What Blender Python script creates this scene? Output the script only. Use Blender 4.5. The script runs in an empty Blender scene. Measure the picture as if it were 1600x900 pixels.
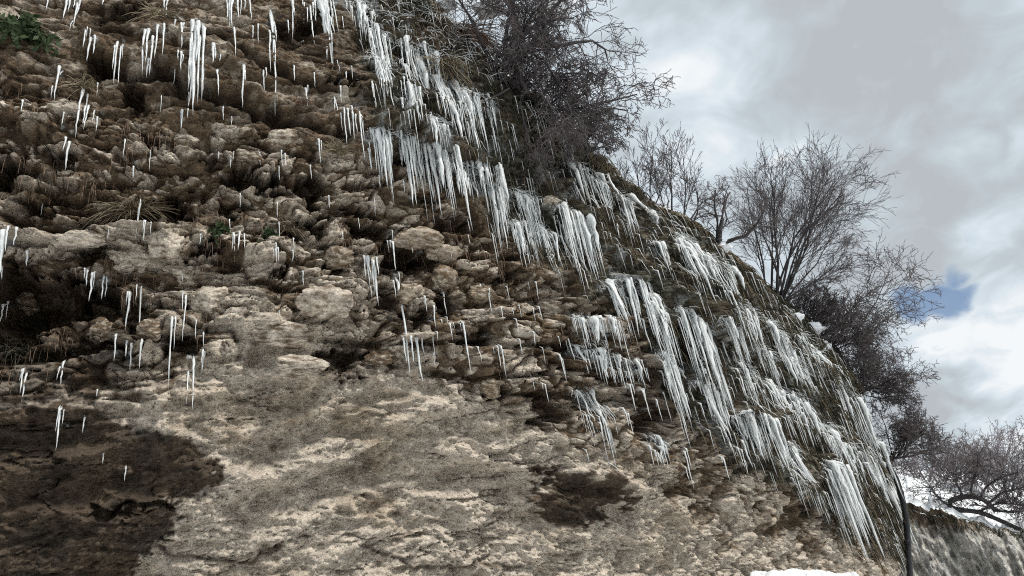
import bpy, math, random
import numpy as np
from mathutils import Matrix, Vector

rng = np.random.default_rng(7)
random.seed(7)
C = bpy.context.scene.collection
R = math.radians

# ------------------------------------------------------------------ camera
F = 1200.0                                   # focal length for a 1600 px wide picture
zen = np.array([380 - 800, -(-1750 - 450), -F], float)
zen /= np.linalg.norm(zen)                   # where the icicles' verticals meet, in camera space
fwd = np.array([0, 0, -1.0])
yc = fwd - zen * fwd.dot(zen)
yc /= np.linalg.norm(yc)
xc = np.cross(yc, zen)
RW = np.stack([xc, yc, zen])                 # camera -> world rotation
CAM = np.array([0, 0, 1.6])
cd = bpy.data.cameras.new('camera')
cam = bpy.data.objects.new('camera', cd)
C.objects.link(cam)
cd.lens = 36 * F / 1600
cd.clip_end = 3000
cd.clip_start = 0.05
M4 = Matrix.Identity(4)
for i in range(3):
    for j in range(3):
        M4[i][j] = RW[i, j]
    M4[i][3] = CAM[i]
cam.matrix_world = M4
bpy.context.scene.camera = cam


def ray(x, y):
    d = np.stack([np.asarray(x, float) - 800, 450 - np.asarray(y, float), -F * np.ones(np.shape(x))], -1)
    d /= np.linalg.norm(d, axis=-1, keepdims=True)
    return d @ RW.T


def proj(P):
    q = (np.asarray(P) - CAM) @ RW
    w = np.maximum(-q[..., 2], 1e-3)
    return 800 + F * q[..., 0] / w, 450 - F * q[..., 1] / w, -q[..., 2]


# ------------------------------------------------------------------ sky, sun, exposure
SUN_EL, SUN_AZ = R(52), R(125)               # azimuth clockwise from +Y: from behind the right shoulder
sc = bpy.context.scene
sc.view_settings.view_transform = 'Standard'
sc.view_settings.look = 'None'
sc.view_settings.gamma = 1
sc.cycles.use_denoising = False
sc.cycles.filter_width = 1.1
sc.cycles.max_bounces = 6
sc.cycles.sample_clamp_indirect = 4
sc.view_settings.exposure = 0.28
w = bpy.data.worlds.new('World')
sc.world = w
w.use_nodes = True
nt = w.node_tree
N, L = nt.nodes, nt.links
N.clear()


def node(t, **kw):
    n = N.new(t)
    for k, v in kw.items():
        setattr(n, k, v)
    return n


def vmath(op, a, b=None):
    n = node('ShaderNodeVectorMath', operation=op)
    for i, s in enumerate((a, b)):
        if s is None:
            continue
        if hasattr(s, 'is_linked'):
            L.new(s, n.inputs[i])
        else:
            n.inputs[i].default_value = s
    return n.outputs['Value' if op == 'DOT_PRODUCT' else 'Vector']


def fmath(op, a, b=0.0, clamp=False):
    n = node('ShaderNodeMath', operation=op, use_clamp=clamp)
    for i, s in enumerate((a, b)):
        if hasattr(s, 'is_linked'):
            L.new(s, n.inputs[i])
        else:
            n.inputs[i].default_value = s
    return n.outputs[0]


def smooth(a, lo, hi):
    n = node('ShaderNodeMapRange', interpolation_type='SMOOTHSTEP')
    L.new(a, n.inputs[0])
    n.inputs[1].default_value = lo
    n.inputs[2].default_value = hi
    return n.outputs[0]


def mixc(f, a, b):
    n = node('ShaderNodeMix', data_type='RGBA')
    for k, s in ((0, f), (6, a), (7, b)):
        if hasattr(s, 'is_linked'):
            L.new(s, n.inputs[k])
        else:
            n.inputs[k].default_value = s if k == 0 else (*s, 1)
    return n.outputs[2]


tc = node('ShaderNodeTexCoord')
dirv = vmath('NORMALIZE', tc.outputs['Generated'])
sx = node('ShaderNodeSeparateXYZ')
L.new(dirv, sx.inputs[0])
den = fmath('ADD', fmath('MAXIMUM', sx.outputs[2], 0.0), 0.35)
cz = node('ShaderNodeCombineXYZ')
L.new(fmath('DIVIDE', sx.outputs[0], den), cz.inputs[0])
L.new(fmath('DIVIDE', sx.outputs[1], den), cz.inputs[1])


def cloud(scale, det, dist, off):
    n = node('ShaderNodeTexNoise')
    n.inputs['Scale'].default_value = scale
    n.inputs['Detail'].default_value = det
    n.inputs['Roughness'].default_value = 0.52
    n.inputs['Distortion'].default_value = dist
    L.new(vmath('ADD', cz.outputs[0], (off, off * 0.7, 0)), n.inputs['Vector'])
    return n.outputs[0]


def lobe(x, y, rad):
    """soft patch of sky round a direction"""
    d = ray(x, y)
    k = 1.0 / (1 - math.cos(math.radians(rad)))
    dt = vmath('DOT_PRODUCT', dirv, tuple(d))
    return smooth(fmath('MULTIPLY', fmath('SUBTRACT', 1.0, dt), k), 1.0, 0.0)


n1 = cloud(1.7, 7, 0.6, 3.1)
n2 = cloud(4.2, 8, 0.5, 9.4)
n3 = cloud(11.0, 8, 0.8, 2.7)
tone = fmath('ADD', fmath('MULTIPLY', fmath('SUBTRACT', n1, 0.5), 1.15), fmath('MULTIPLY', fmath('SUBTRACT', n2, 0.5), 2.0))
tone = fmath('ADD', tone, fmath('MULTIPLY', fmath('SUBTRACT', n3, 0.5), 1.15))
for (x, y, rad, g) in ((1115, 110, 5, .12), (1000, 60, 9, .05), (1200, 110, 4, .1), (1550, 575, 7, .3), (1500, 420, 9, .2), (1560, 500, 6, .2), (1330, 160, 12, -.08),
                       (1600, 230, 15, -.22), (1500, 20, 12, -.12), (1290, 40, 10, -.1), (1380, 330, 7, -.1), (1480, 680, 6, -.25), (1600, 640, 6, -.1)):
    tone = fmath('ADD', tone, fmath('MULTIPLY', lobe(x, y, rad), g))
tone = fmath('ADD', tone, 0.5, clamp=True)
ramp = node('ShaderNodeValToRGB')
cr = ramp.color_ramp
cr.elements[0].position, cr.elements[0].color = 0.08, (.40, .43, .46, 1)
cr.elements[1].position, cr.elements[1].color = 1.0, (.75, .775, .79, 1)
for p, c in ((0.38, (.455, .51, .55, 1)), (0.68, (.565, .635, .69, 1))):
    e = cr.elements.new(p)
    e.color = c
L.new(tone, ramp.inputs[0])
sky = node('ShaderNodeTexSky', sky_type='NISHITA')
sky.sun_disc = False
sky.sun_elevation = SUN_EL
sky.sun_rotation = SUN_AZ
skc = vmath('MULTIPLY', sky.outputs[0], (.10, .10, .10))
gap = fmath('ADD', fmath('MAXIMUM', lobe(1482, 456, 2.7), fmath('MULTIPLY', lobe(1430, 468, 2.3), .75)), fmath('ADD', fmath('MULTIPLY', fmath('SUBTRACT', n2, 0.5), 2.4), fmath('MULTIPLY', fmath('SUBTRACT', n3, 0.5), 2.2)))
gap = smooth(gap, 0.38, 0.95)
gap = fmath('MULTIPLY', gap, smooth(lobe(1460, 465, 5.2), 0.0, 0.3))
col = mixc(fmath('MULTIPLY', gap, 0.92), ramp.outputs[0], skc)
bg = node('ShaderNodeBackground')
bg.inputs[1].default_value = 1.0
L.new(col, bg.inputs[0])
wo = node('ShaderNodeOutputWorld')
L.new(bg.outputs[0], wo.inputs[0])
w.cycles.sampling_method = 'MANUAL'
w.cycles.sample_map_resolution = 512

sd = bpy.data.lights.new('sun', 'SUN')
sd.energy = 3.1
sd.angle = R(11)
sd.color = (1, .955, .89)
so = bpy.data.objects.new('sun', sd)
C.objects.link(so)
sdir = Vector((math.sin(SUN_AZ) * math.cos(SUN_EL), math.cos(SUN_AZ) * math.cos(SUN_EL), math.sin(SUN_EL)))
so.rotation_euler = sdir.to_track_quat('Z', 'Y').to_euler()


# ------------------------------------------------------------------ noise
def h2(i, j, seed):
    h = (i.astype(np.int64) * 374761393 + j.astype(np.int64) * 668265263 + seed * 974711) & 0xffffffff
    h = ((h ^ (h >> 13)) * 1274126177) & 0xffffffff
    h = ((h ^ (h >> 16)) * 2246822519) & 0xffffffff
    return ((h ^ (h >> 15)) & 0xffffff).astype(np.float32) / 16777216.0


def perlin(x, y, seed=0):
    xi, yi = np.floor(x), np.floor(y)
    fx, fy = (x - xi).astype(np.float32), (y - yi).astype(np.float32)
    u, v = fx * fx * fx * (fx * (fx * 6 - 15) + 10), fy * fy * fy * (fy * (fy * 6 - 15) + 10)

    def g(a, b):
        ang = h2(xi + a, yi + b, seed) * 6.2831853
        return np.cos(ang) * (fx - a) + np.sin(ang) * (fy - b)
    a = g(0, 0) * (1 - u) + g(1, 0) * u
    b = g(0, 1) * (1 - u) + g(1, 1) * u
    return (a * (1 - v) + b * v) * 1.5


def fbm(x, y, o, seed=0, gain=.5):
    r, a, k = 0, 1.0, 1.0
    for i in range(o):
        r = r + a * perlin(x * k + 13.7 * i, y * k + 5.1 * i, seed + i)
        a *= gain
        k *= 2.03
    return r


def ridged(x, y, o, seed=0, gain=.5):
    r, a, k = 0, 1.0, 1.0
    for i in range(o):
        r = r + a * (1 - 2 * np.abs(perlin(x * k + 3.3 * i, y * k + 7.7 * i, seed + i)))
        a *= gain
        k *= 2.1
    return r


def worley(x, y, seed=0):
    """distance to nearest and second nearest cell point, and a random number of the cell"""
    xi, yi = np.floor(x), np.floor(y)
    f1 = np.full(np.shape(x), 9.0, np.float32)
    f2 = f1.copy()
    idn = np.zeros(np.shape(x), np.float32)
    for a in (-1, 0, 1):
        for b in (-1, 0, 1):
            cx = xi + a + .1 + .8 * h2(xi + a, yi + b, seed)
            cy = yi + b + .1 + .8 * h2(xi + a, yi + b, seed + 77)
            d = np.hypot(x - cx, y - cy).astype(np.float32)
            r = h2(xi + a, yi + b, seed + 191)
            c = d < f1
            f2 = np.where(c, f1, np.minimum(f2, d))
            idn = np.where(c, r, idn)
            f1 = np.where(c, d, f1)
    return f1, f2, idn


def sstep(a, lo, hi):
    t = np.clip((a - lo) / (hi - lo), 0, 1)
    return t * t * (3 - 2 * t)


def polysd(px, py, poly):
    """signed distance in px, positive inside"""
    P = np.array(poly, float)
    d = np.full(np.shape(px), 1e9)
    ins = np.zeros(np.shape(px), bool)
    for (x0, y0), (x1, y1) in zip(P, np.roll(P, -1, 0)):
        ex, ey = x1 - x0, y1 - y0
        t = np.clip(((px - x0) * ex + (py - y0) * ey) / (ex * ex + ey * ey + 1e-9), 0, 1)
        d = np.minimum(d, np.hypot(px - x0 - t * ex, py - y0 - t * ey))
        c = (y0 > py) != (y1 > py)
        ins ^= c & (px < ex * (py - y0) / (ey if ey else 1e-9) + x0)
    return np.where(ins, d, -d)


def linesd(px, py, pts):
    d = np.full(np.shape(px), 1e9)
    for (x0, y0), (x1, y1) in zip(pts[:-1], pts[1:]):
        ex, ey = x1 - x0, y1 - y0
        t = np.clip(((px - x0) * ex + (py - y0) * ey) / (ex * ex + ey * ey), 0, 1)
        d = np.minimum(d, np.hypot(px - x0 - t * ex, py - y0 - t * ey))
    return d


# ------------------------------------------------------------------ object helpers
def mesh_obj(name, V, faces, mat, parent=None, attrs=None, smooth_=True):
    me = bpy.data.meshes.new(name)
    V = np.asarray(V, np.float32).reshape(-1, 3)
    Fq = np.asarray(faces, np.int32)
    me.vertices.add(len(V))
    me.vertices.foreach_set('co', V.ravel())
    k = Fq.shape[1]
    me.loops.add(Fq.size)
    me.loops.foreach_set('vertex_index', Fq.ravel())
    me.polygons.add(len(Fq))
    me.polygons.foreach_set('loop_start', np.arange(0, Fq.size, k, dtype=np.int32))
    if smooth_:
        me.polygons.foreach_set('use_smooth', np.ones(len(Fq), bool))
    me.update(calc_edges=True)
    for an, av in (attrs or {}).items():
        av = np.asarray(av, np.float32)
        if av.ndim == 2:
            a = me.attributes.new(an, 'FLOAT_COLOR', 'POINT')
            a.data.foreach_set('color', np.concatenate([av, np.ones((len(av), 1), np.float32)], 1).ravel())
        else:
            a = me.attributes.new(an, 'FLOAT', 'POINT')
            a.data.foreach_set('value', av)
    me.materials.append(mat)
    o = bpy.data.objects.new(name, me)
    C.objects.link(o)
    if parent:
        o.parent = parent
    return o


def tag(o, label=None, cat=None, group=None, kind=None):
    if label:
        o['label'] = label
    if cat:
        o['category'] = cat
    if group:
        o['group'] = group
    if kind:
        o['kind'] = kind
    return o


def tubes(lines, k=4, wob=0.0):
    """lines: list of (points n x 3, radii n). One vertex array and quad array of tapered tubes"""
    Vs, Fs, base = [], [], 0
    by = {}
    for P, r in lines:
        by.setdefault(len(P), []).append((P, r))
    ang = np.arange(k) * 2 * math.pi / k
    for n, grp in by.items():
        P = np.array([g[0] for g in grp], float)             # m n 3
        r = np.array([g[1] for g in grp], float)             # m n
        T = np.gradient(P, axis=1)
        T /= np.linalg.norm(T, axis=-1, keepdims=True) + 1e-9
        up = np.where(np.abs(T[..., 2:3]) > .9, np.array([1.0, 0, 0]), np.array([0, 0, 1.0]))
        A = np.cross(T, up)
        A /= np.linalg.norm(A, axis=-1, keepdims=True) + 1e-9
        B = np.cross(T, A)
        rr = r[..., None, None]
        if wob:
            rr = rr * (1 + wob * (rng.random((*r.shape, k, 1)) - .5))
        V = P[:, :, None] + rr * (np.cos(ang)[None, None, :, None] * A[:, :, None] + np.sin(ang)[None, None, :, None] * B[:, :, None])
        m = len(grp)
        idx = np.arange(m * n * k).reshape(m, n, k) + base
        a, b = idx[:, :-1], idx[:, 1:]
        f = np.stack([a, np.roll(a, -1, 2), np.roll(b, -1, 2), b], -1).reshape(-1, 4)
        Vs.append(V.reshape(-1, 3))
        Fs.append(f)
        cap = []
        if k == 4:
            cap = [idx[:, 0, ::-1], idx[:, -1]]
        elif k == 6:
            for e, q in ((idx[:, 0], -1), (idx[:, -1], 1)):
                cap += [e[:, [0, 1, 2, 3]][:, ::q], e[:, [0, 3, 4, 5]][:, ::q]]
        Fs += cap
        base += m * n * k
    return np.concatenate(Vs), np.concatenate(Fs)


# ------------------------------------------------------------------ materials
def material(name):
    m = bpy.data.materials.new(name)
    m.use_nodes = True
    global N, L
    N, L = m.node_tree.nodes, m.node_tree.links
    return m, N['Principled BSDF']


def tnoise(scale, det=6, rough=.6, vec=None, sc3=None):
    n = node('ShaderNodeTexNoise')
    n.inputs['Scale'].default_value = scale
    n.inputs['Detail'].default_value = det
    n.inputs['Roughness'].default_value = rough
    g = node('ShaderNodeNewGeometry').outputs['Position'] if vec is None else vec
    if sc3:
        g = vmath('MULTIPLY', g, sc3)
    L.new(g, n.inputs['Vector'])
    return n.outputs[0]


def bump(b, h, strength, dist):
    n = node('ShaderNodeBump')
    n.inputs['Strength'].default_value = strength
    n.inputs['Distance'].default_value = dist
    L.new(h, n.inputs['Height'])
    L.new(n.outputs[0], b.inputs['Normal'])


def rock_material():
    m, b = material('rock')
    at = node('ShaderNodeAttribute', attribute_name='albedo')
    wt = node('ShaderNodeAttribute', attribute_name='wet')
    f1 = tnoise(38, 5, .7, sc3=(1, 1, 1.7))
    f2 = tnoise(9, 4, .6)
    v = fmath('ADD', fmath('MULTIPLY', smooth(f1, .3, .7), .72), fmath('MULTIPLY', smooth(f2, .3, .7), .5))
    v = fmath('ADD', v, fmath('MULTIPLY', smooth(tnoise(4.5, 8, .72, sc3=(1, 1, 2.2)), .34, .66), .5))
    v = fmath('ADD', v, .31)
    c = vmath('MULTIPLY', at.outputs['Color'], mixc(1.0, (1, 1, 1), v))
    sp = smooth(tnoise(70, 3, .6), .60, .68)
    c = mixc(fmath('MULTIPLY', sp, fmath('MULTIPLY', fmath('SUBTRACT', 1.0, wt.outputs['Fac'], True), .30)), c, (.42, .38, .31))
    L.new(c, b.inputs['Base Color'])
    r = node('ShaderNodeMapRange')
    L.new(wt.outputs['Fac'], r.inputs[0])
    r.inputs[3].default_value, r.inputs[4].default_value = .92, .62
    L.new(r.outputs[0], b.inputs['Roughness'])
    b.inputs['Specular IOR Level'].default_value = .18
    bump(b, fmath('ADD', fmath('ADD', fmath('MULTIPLY', f1, .8), fmath('MULTIPLY', tnoise(15, 4, .6, sc3=(1, 1, 1.6)), 1.6)), fmath('MULTIPLY', tnoise(95, 3, .6), .45)), .9, .05)
    return m


def plain(name, c1, c2, scale=20, rough=.9, sub=None):
    m, b = material(name)
    c = mixc(smooth(tnoise(scale, 5, .65), .3, .7), c1, c2)
    L.new(c, b.inputs['Base Color'])
    b.inputs['Roughness'].default_value = rough
    b.inputs['Specular IOR Level'].default_value = .25
    return m


def leafy(name, c1, c2, scale=9):
    m = plain(name, c1, c2, scale, .75)
    return m


def ice_material():
    m, b = material('ice')
    n = tnoise(26, 4, .6, sc3=(1, 1, .35))
    c = mixc(smooth(n, .3, .7), (.60, .63, .625), (.88, .89, .88))
    L.new(c, b.inputs['Base Color'])
    b.inputs['Roughness'].default_value = .18
    b.inputs['IOR'].default_value = 1.31
    b.inputs['Transmission Weight'].default_value = .25
    b.inputs['Specular IOR Level'].default_value = .5
    bump(b, tnoise(60, 3, .6, sc3=(1, 1, .5)), .5, .01)
    return m


def snow_material():
    m, b = material('snow')
    c = mixc(smooth(tnoise(3, 6, .6), .3, .7), (.72, .745, .77), (.84, .855, .865))
    L.new(c, b.inputs['Base Color'])
    b.inputs['Roughness'].default_value = .7
    bump(b, tnoise(14, 6, .65), .6, .06)
    return m


ROCK = rock_material()
ICE = ice_material()
SNOW = snow_material()
BARK = plain('bark', (.028, .025, .027), (.075, .066, .064), 14)
TWIG = plain('twig', (.052, .045, .047), (.145, .124, .122), 9)
PALETWIG = plain('pale_twig', (.16, .14, .145), (.36, .33, .34), 9)
BROWNTWIG = plain('brown_twig', (.06, .045, .04), (.14, .11, .09), 9)
STRAW = plain('dry_grass', (.12, .095, .06), (.30, .25, .17), 7)
REDGRASS = plain('red_stem', (.12, .075, .05), (.26, .18, .13), 7)
OLIVE = plain('dark_grass', (.022, .021, .013), (.085, .078, .052), 3)
GREEN = leafy('green_leaf', (.018, .034, .014), (.06, .085, .035))
RUBBER = plain('black_rubber', (.010, .010, .012), (.022, .021, .024), 6, .5)

# ------------------------------------------------------------------ cliff: plan and profile
ctrl = np.array([(-17, 1.0), (-13.0, 2.3), (-9, 4.2), (-4.5, 6.25), (0, 8.6), (3.0, 11.2), (5.05, 13.9), (6.75, 16.9), (7.45, 18.6), (7.0, 20.2), (4.6, 22.5), (1, 25)], float)


def catmull(P, n):
    P = np.vstack([2 * P[0] - P[1], P, 2 * P[-1] - P[-2]])
    out = []
    for i in range(1, len(P) - 2):
        t = np.linspace(0, 1, n, endpoint=False)[:, None]
        p0, p1, p2, p3 = P[i - 1:i + 3]
        out.append(.5 * ((2 * p1) + (p2 - p0) * t + (2 * p0 - 5 * p1 + 4 * p2 - p3) * t ** 2 + (3 * p1 - p0 - 3 * p2 + p3) * t ** 3))
    out.append(P[-2][None])
    return np.concatenate(out)


pl = catmull(ctrl, 200)
sl = np.concatenate([[0], np.cumsum(np.hypot(*np.diff(pl, axis=0).T))])
NS, NV, NP = 1400, 1080, 40
# columns set closer together where the wall is seen from nearby
sf = np.linspace(0, sl[-1], 6000)
pf = np.stack([np.interp(sf, sl, pl[:, i]) for i in (0, 1)], 1)
azf = np.degrees(np.arctan2(pf[:, 0], pf[:, 1]))
dens = np.where((azf > -62), 1, .12) / np.hypot(pf[:, 0], pf[:, 1]) ** .75
dens[sf > sl[-1] - 6] *= .25
cs = np.cumsum(dens)
S = np.interp(np.linspace(cs[0], cs[-1], NS), cs, sf)
CX = np.stack([np.interp(S, sl, pl[:, i]) for i in (0, 1)], 1)
T = np.stack([np.gradient(CX[:, i], S) for i in (0, 1)], 1)
T /= np.linalg.norm(T, axis=1, keepdims=True)
kk = np.ones(41) / 41
T = np.stack([np.convolve(np.pad(T[:, i], 20, 'edge'), kk, 'valid') for i in (0, 1)], 1)
T /= np.linalg.norm(T, axis=1, keepdims=True)
NRM = np.stack([T[:, 1], -T[:, 0]], 1)       # towards the camera's side

RIMX = [-400, 200, 400, 560, 640, 700, 745, 800, 870, 940, 1000, 1060, 1130, 1200, 1270, 1330, 1380, 1412, 1425, 1460]
RIMY = [-900, -520, -300, -110, -15, 40, 100, 165, 225, 268, 315, 352, 402, 462, 530, 592, 665, 742, 800, 1000]


def prof(t):
    return np.interp(t, [0, .12, .25, .36, .46, .58, .72, .85, .94, 1.0], [-.55, -.62, -.55, -.30, 0, .12, .16, .02, -.30, -.62])


zs = np.linspace(1.0, 13, 600)
ZR = np.full(NS, np.nan)
for i in range(NS):
    P = np.column_stack([np.repeat((CX[i] + NRM[i] * prof(1.0))[None], 600, 0), zs])
    x, y, dpt = proj(P)
    below = (y > np.interp(x, RIMX, RIMY)) | (dpt < .3)
    if dpt.min() > .3 and below.any() and not below.all():
        ZR[i] = zs[np.argmax(~below)]
icorner = int(np.argmin(np.hypot(*(CX - np.array([7.35, 18.2])).T)))
ok = np.isfinite(ZR) & (np.arange(NS) <= icorner)
ZR = np.interp(np.arange(NS), np.where(ok)[0], ZR[ok])
ZR = np.convolve(np.pad(ZR, 30, 'edge'), np.ones(61) / 61, 'valid')
print('rim', ZR[::120].round(2))

v = np.linspace(0, 1, NV)
SS, VV = np.meshgrid(S, v)                   # NV x NS
ZZ = -.4 + VV * (ZR[None] + .4)
B = prof(VV).astype(np.float32)
B -= (.30 * sstep(SS, S[icorner] - 5, S[icorner] - .5) * sstep(1 - VV, .35, 1.0)).astype(np.float32)


def place(off, Z):
    return np.stack([CX[None, :, 0] + NRM[None, :, 0] * off, CX[None, :, 1] + NRM[None, :, 1] * off, Z], -1)


PX, PY, PD = proj(place(B, ZZ))
wx, wy = fbm(SS * 1.6, ZZ * 1.6, 3, 5), fbm(SS * 1.6, ZZ * 1.6, 3, 55)
QX, QY = PX + 22 * wx, PY + 16 * wy          # ragged edges for the zones
front = (PD > .3)
zeta = VV * 9.0 + .12 * fbm(SS * .5, VV * 4, 3, 21)

B1X = [-300, 0, 150, 280, 360, 400, 560, 700, 800, 950, 1050, 1150, 1300, 1420]
B1Y = [600, 612, 625, 600, 540, 470, 545, 605, 650, 715, 765, 805, 850, 900]
B2X = [-300, 0, 200, 400, 560, 700, 850, 950, 1050, 1200, 1420]
B2Y = [90, 120, 215, 225, 270, 330, 440, 500, 610, 720, 860]
smoothz = sstep(QY - np.interp(QX, B1X, B1Y) + 14 * wy, -34, 46)
smoothz = smoothz * (1 - .5 * sstep(QX, 930, 1120))
upper = sstep(np.interp(QX, B2X, B2Y) - QY, -10, 30)
rub = np.clip(1 - smoothz - upper, 0, 1)
MOSSP = [(530, -300), (548, 40), (560, 150), (570, 250), (690, 285), (760, 345), (860, 440), (950, 495), (1010, 600), (1080, 680), (1150, 735), (1260, 785), (1330, 850), (1380, 870), (1440, 905), (1600, 900), (1600, -300)]
moss = sstep(polysd(QX, QY, MOSSP), -14, 18)

# --- displacement, outwards
D = .22 * fbm(SS * .33, ZZ * .4, 3, 1) * (1 - .4 * smoothz)
# beds: irregular ribs that run with the bedding
beds = perlin(SS * .22, zeta * 1.15, 31) + .6 * perlin(SS * .5, zeta * 2.7, 32)
D += beds * (.13 * rub + .10 * upper + .08 * smoothz)
saw = zeta * 1.3 + .8 * fbm(SS * .35, zeta * .4, 2, 34)
saw = saw - np.floor(saw)
D += (.15 * upper + .07 * moss + .15 * rub) * (1 - .6 * sstep(QX, 850, 1050) * (1 - moss)) * (sstep(saw, .0, .22) - saw)     # a lip over each bed, undercut below
# boulders of the conglomerate
ws, wz = SS + .12 * fbm(SS * 2.4, ZZ * 2.4, 2, 41), ZZ + .12 * fbm(SS * 2.4, ZZ * 2.4, 2, 42)
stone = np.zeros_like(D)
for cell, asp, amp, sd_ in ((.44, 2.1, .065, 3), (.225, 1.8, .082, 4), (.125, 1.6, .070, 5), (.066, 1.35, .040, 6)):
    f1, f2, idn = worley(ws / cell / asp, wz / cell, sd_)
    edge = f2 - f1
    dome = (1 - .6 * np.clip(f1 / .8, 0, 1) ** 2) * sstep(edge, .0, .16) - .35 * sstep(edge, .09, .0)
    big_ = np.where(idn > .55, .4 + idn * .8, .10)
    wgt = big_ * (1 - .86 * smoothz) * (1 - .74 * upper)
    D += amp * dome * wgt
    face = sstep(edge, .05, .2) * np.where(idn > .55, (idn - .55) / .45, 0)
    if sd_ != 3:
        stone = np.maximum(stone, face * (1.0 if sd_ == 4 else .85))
# slots between the beds
slot = ridged(SS * .55 + 3, ZZ * 2.6, 3, 401, .55)
D -= .22 * sstep(slot, 1.05, 1.45) * rub * (1 - .7 * sstep(QX, 850, 1050)) + .14 * sstep(slot, 1.1, 1.5) * upper * (1 - moss)
# rough skin
D += .055 * fbm(SS * 2.2, ZZ * 2.6, 4, 61, .55) * (.55 + .45 * rub)
D += .035 * ridged(SS * 3.1, ZZ * 6.5, 4, 65, .62) * (.5 + .5 * smoothz)
D += .020 * ridged(SS * 5, ZZ * 9, 4, 71, .6)
D += .014 * ridged(SS * 9, ZZ * 22, 3, 75, .6) * smoothz
D += .016 * fbm(SS * 17, ZZ * 24, 3, 81, .75)
D += .05 * moss * fbm(SS * 5, ZZ * 4, 4, 83, .65)
D -= .05 * np.clip(fbm(SS * 4, ZZ * 5, 3, 85) - .25, 0, 1) * 2
# scallops and long cracks of the pale lower face
low = sstep(QY, 760, 840)
D += (.17 * ridged(SS * .8, ZZ * 1.9, 3, 91) + .11 * fbm(SS * .55, ZZ * .9, 2, 92)) * smoothz * (1 - .35 * low)
for (x, y, rx, ry, o_) in ((380, 480, 55, 40, .16), (440, 525, 70, 30, .20), (515, 475, 45, 32, .22), (470, 575, 75, 26, .20), (345, 550, 40, 28, .2), (620, 650, 90, 26, .16), (290, 610, 60, 16, .14), (780, 680, 70, 24, .14), (560, 755, 60, 12, .10)):
    D += o_ * sstep(np.hypot((QX - x) / rx, (QY - y) / ry), 1.25, .55) * front
fl = ZZ * 5.5 + 1.6 * fbm(SS * .8, ZZ * 1.2, 4, 93)
fl = fl - np.floor(fl)
fl2 = ZZ * 17 + 2.4 * fbm(SS * 1.1, ZZ * 2.2, 4, 193)
fl2 = fl2 - np.floor(fl2)
D += .022 * (sstep(fl2, 0, .2) - fl2) * (.25 + .75 * smoothz) * sstep(perlin(SS * 2.1, ZZ * 3.5, 194), -.4, .3)
D += .085 * (sstep(fl, 0, .14) - fl) * smoothz * (1 - .3 * low) * sstep(perlin(SS * 1.3, ZZ * 1.9, 94), -.25, .2)
cr1 = np.abs(fbm(SS * .55, ZZ * 2.6, 4, 95))
D -= .10 * np.exp(-(cr1 / .028) ** 2) * smoothz * sstep(perlin(SS * .7, ZZ * 1.1, 97), -.1, .25)
cr2 = np.abs(fbm(SS * .9, ZZ * 4.5, 3, 98))
D -= .05 * np.exp(-(cr2 / .035) ** 2) * sstep(QY, 800, 850) * smoothz

# --- hollows, overhanging cracks
CAVES = [(130, 400, 26, 10, .25), (430, 430, 22, 9, .25), (520, 420, 18, 12, .25), (360, 340, 26, 10, .3), (180, 345, 30, 8, .3), (95, 250, 26, 10, .25), (240, 230, 24, 9, .25), (330, 260, 22, 9, .2), (720, 520, 26, 12, .25), (860, 560, 22, 12, .25), (780, 430, 26, 10, .25), (640, 500, 22, 10, .25), (55, 470, 85, 52, .9), (150, 478, 45, 38, .75), (262, 325, 48, 20, .6), (385, 288, 45, 17, .6), (475, 302, 30, 18, .5), (20, 262, 32, 24, .6),
         (575, 375, 28, 18, .45), (625, 400, 34, 22, .5), (692, 478, 20, 16, .4), (20, 500, 60, 70, .5), (215, 500, 30, 40, .4), (480, 352, 40, 9, .35),
         (160, 118, 34, 18, .35), (215, 160, 22, 28, .3), (530, 570, 55, 26, .4), (300, 540, 50, 14, .35), (330, 395, 25, 12, .3), (540, 150, 22, 10, .35),
         (700, 360, 30, 12, .3), (840, 640, 28, 24, .3), (1005, 645, 22, 30, .35), (1055, 560, 28, 40, .4), (1340, 765, 26, 22, .35), (1250, 800, 18, 26, .3),
         (625, 270, 20, 12, .35), (465, 60, 40, 18, .3), (165, 790, 42, 9, .22), (230, 792, 50, 8, .2), (110, 545, 60, 10, .3), (590, 480, 20, 18, .25),
         (190, 20, 40, 22, .3), (60, 320, 45, 10, .3), (900, 270, 40, 18, .3), (1390, 790, 8, 16, .25), (560, 335, 30, 8, .25), (770, 620, 20, 10, .2)]
recess_dark = np.zeros_like(D)
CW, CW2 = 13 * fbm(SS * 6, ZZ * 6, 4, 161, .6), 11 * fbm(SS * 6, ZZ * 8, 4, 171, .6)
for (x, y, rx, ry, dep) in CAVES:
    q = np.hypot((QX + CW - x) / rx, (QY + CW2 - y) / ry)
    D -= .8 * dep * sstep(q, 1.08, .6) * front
    recess_dark = np.maximum(recess_dark, sstep(q, 1.5, .7))  # also darkens the colour in and around each hollow
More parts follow.
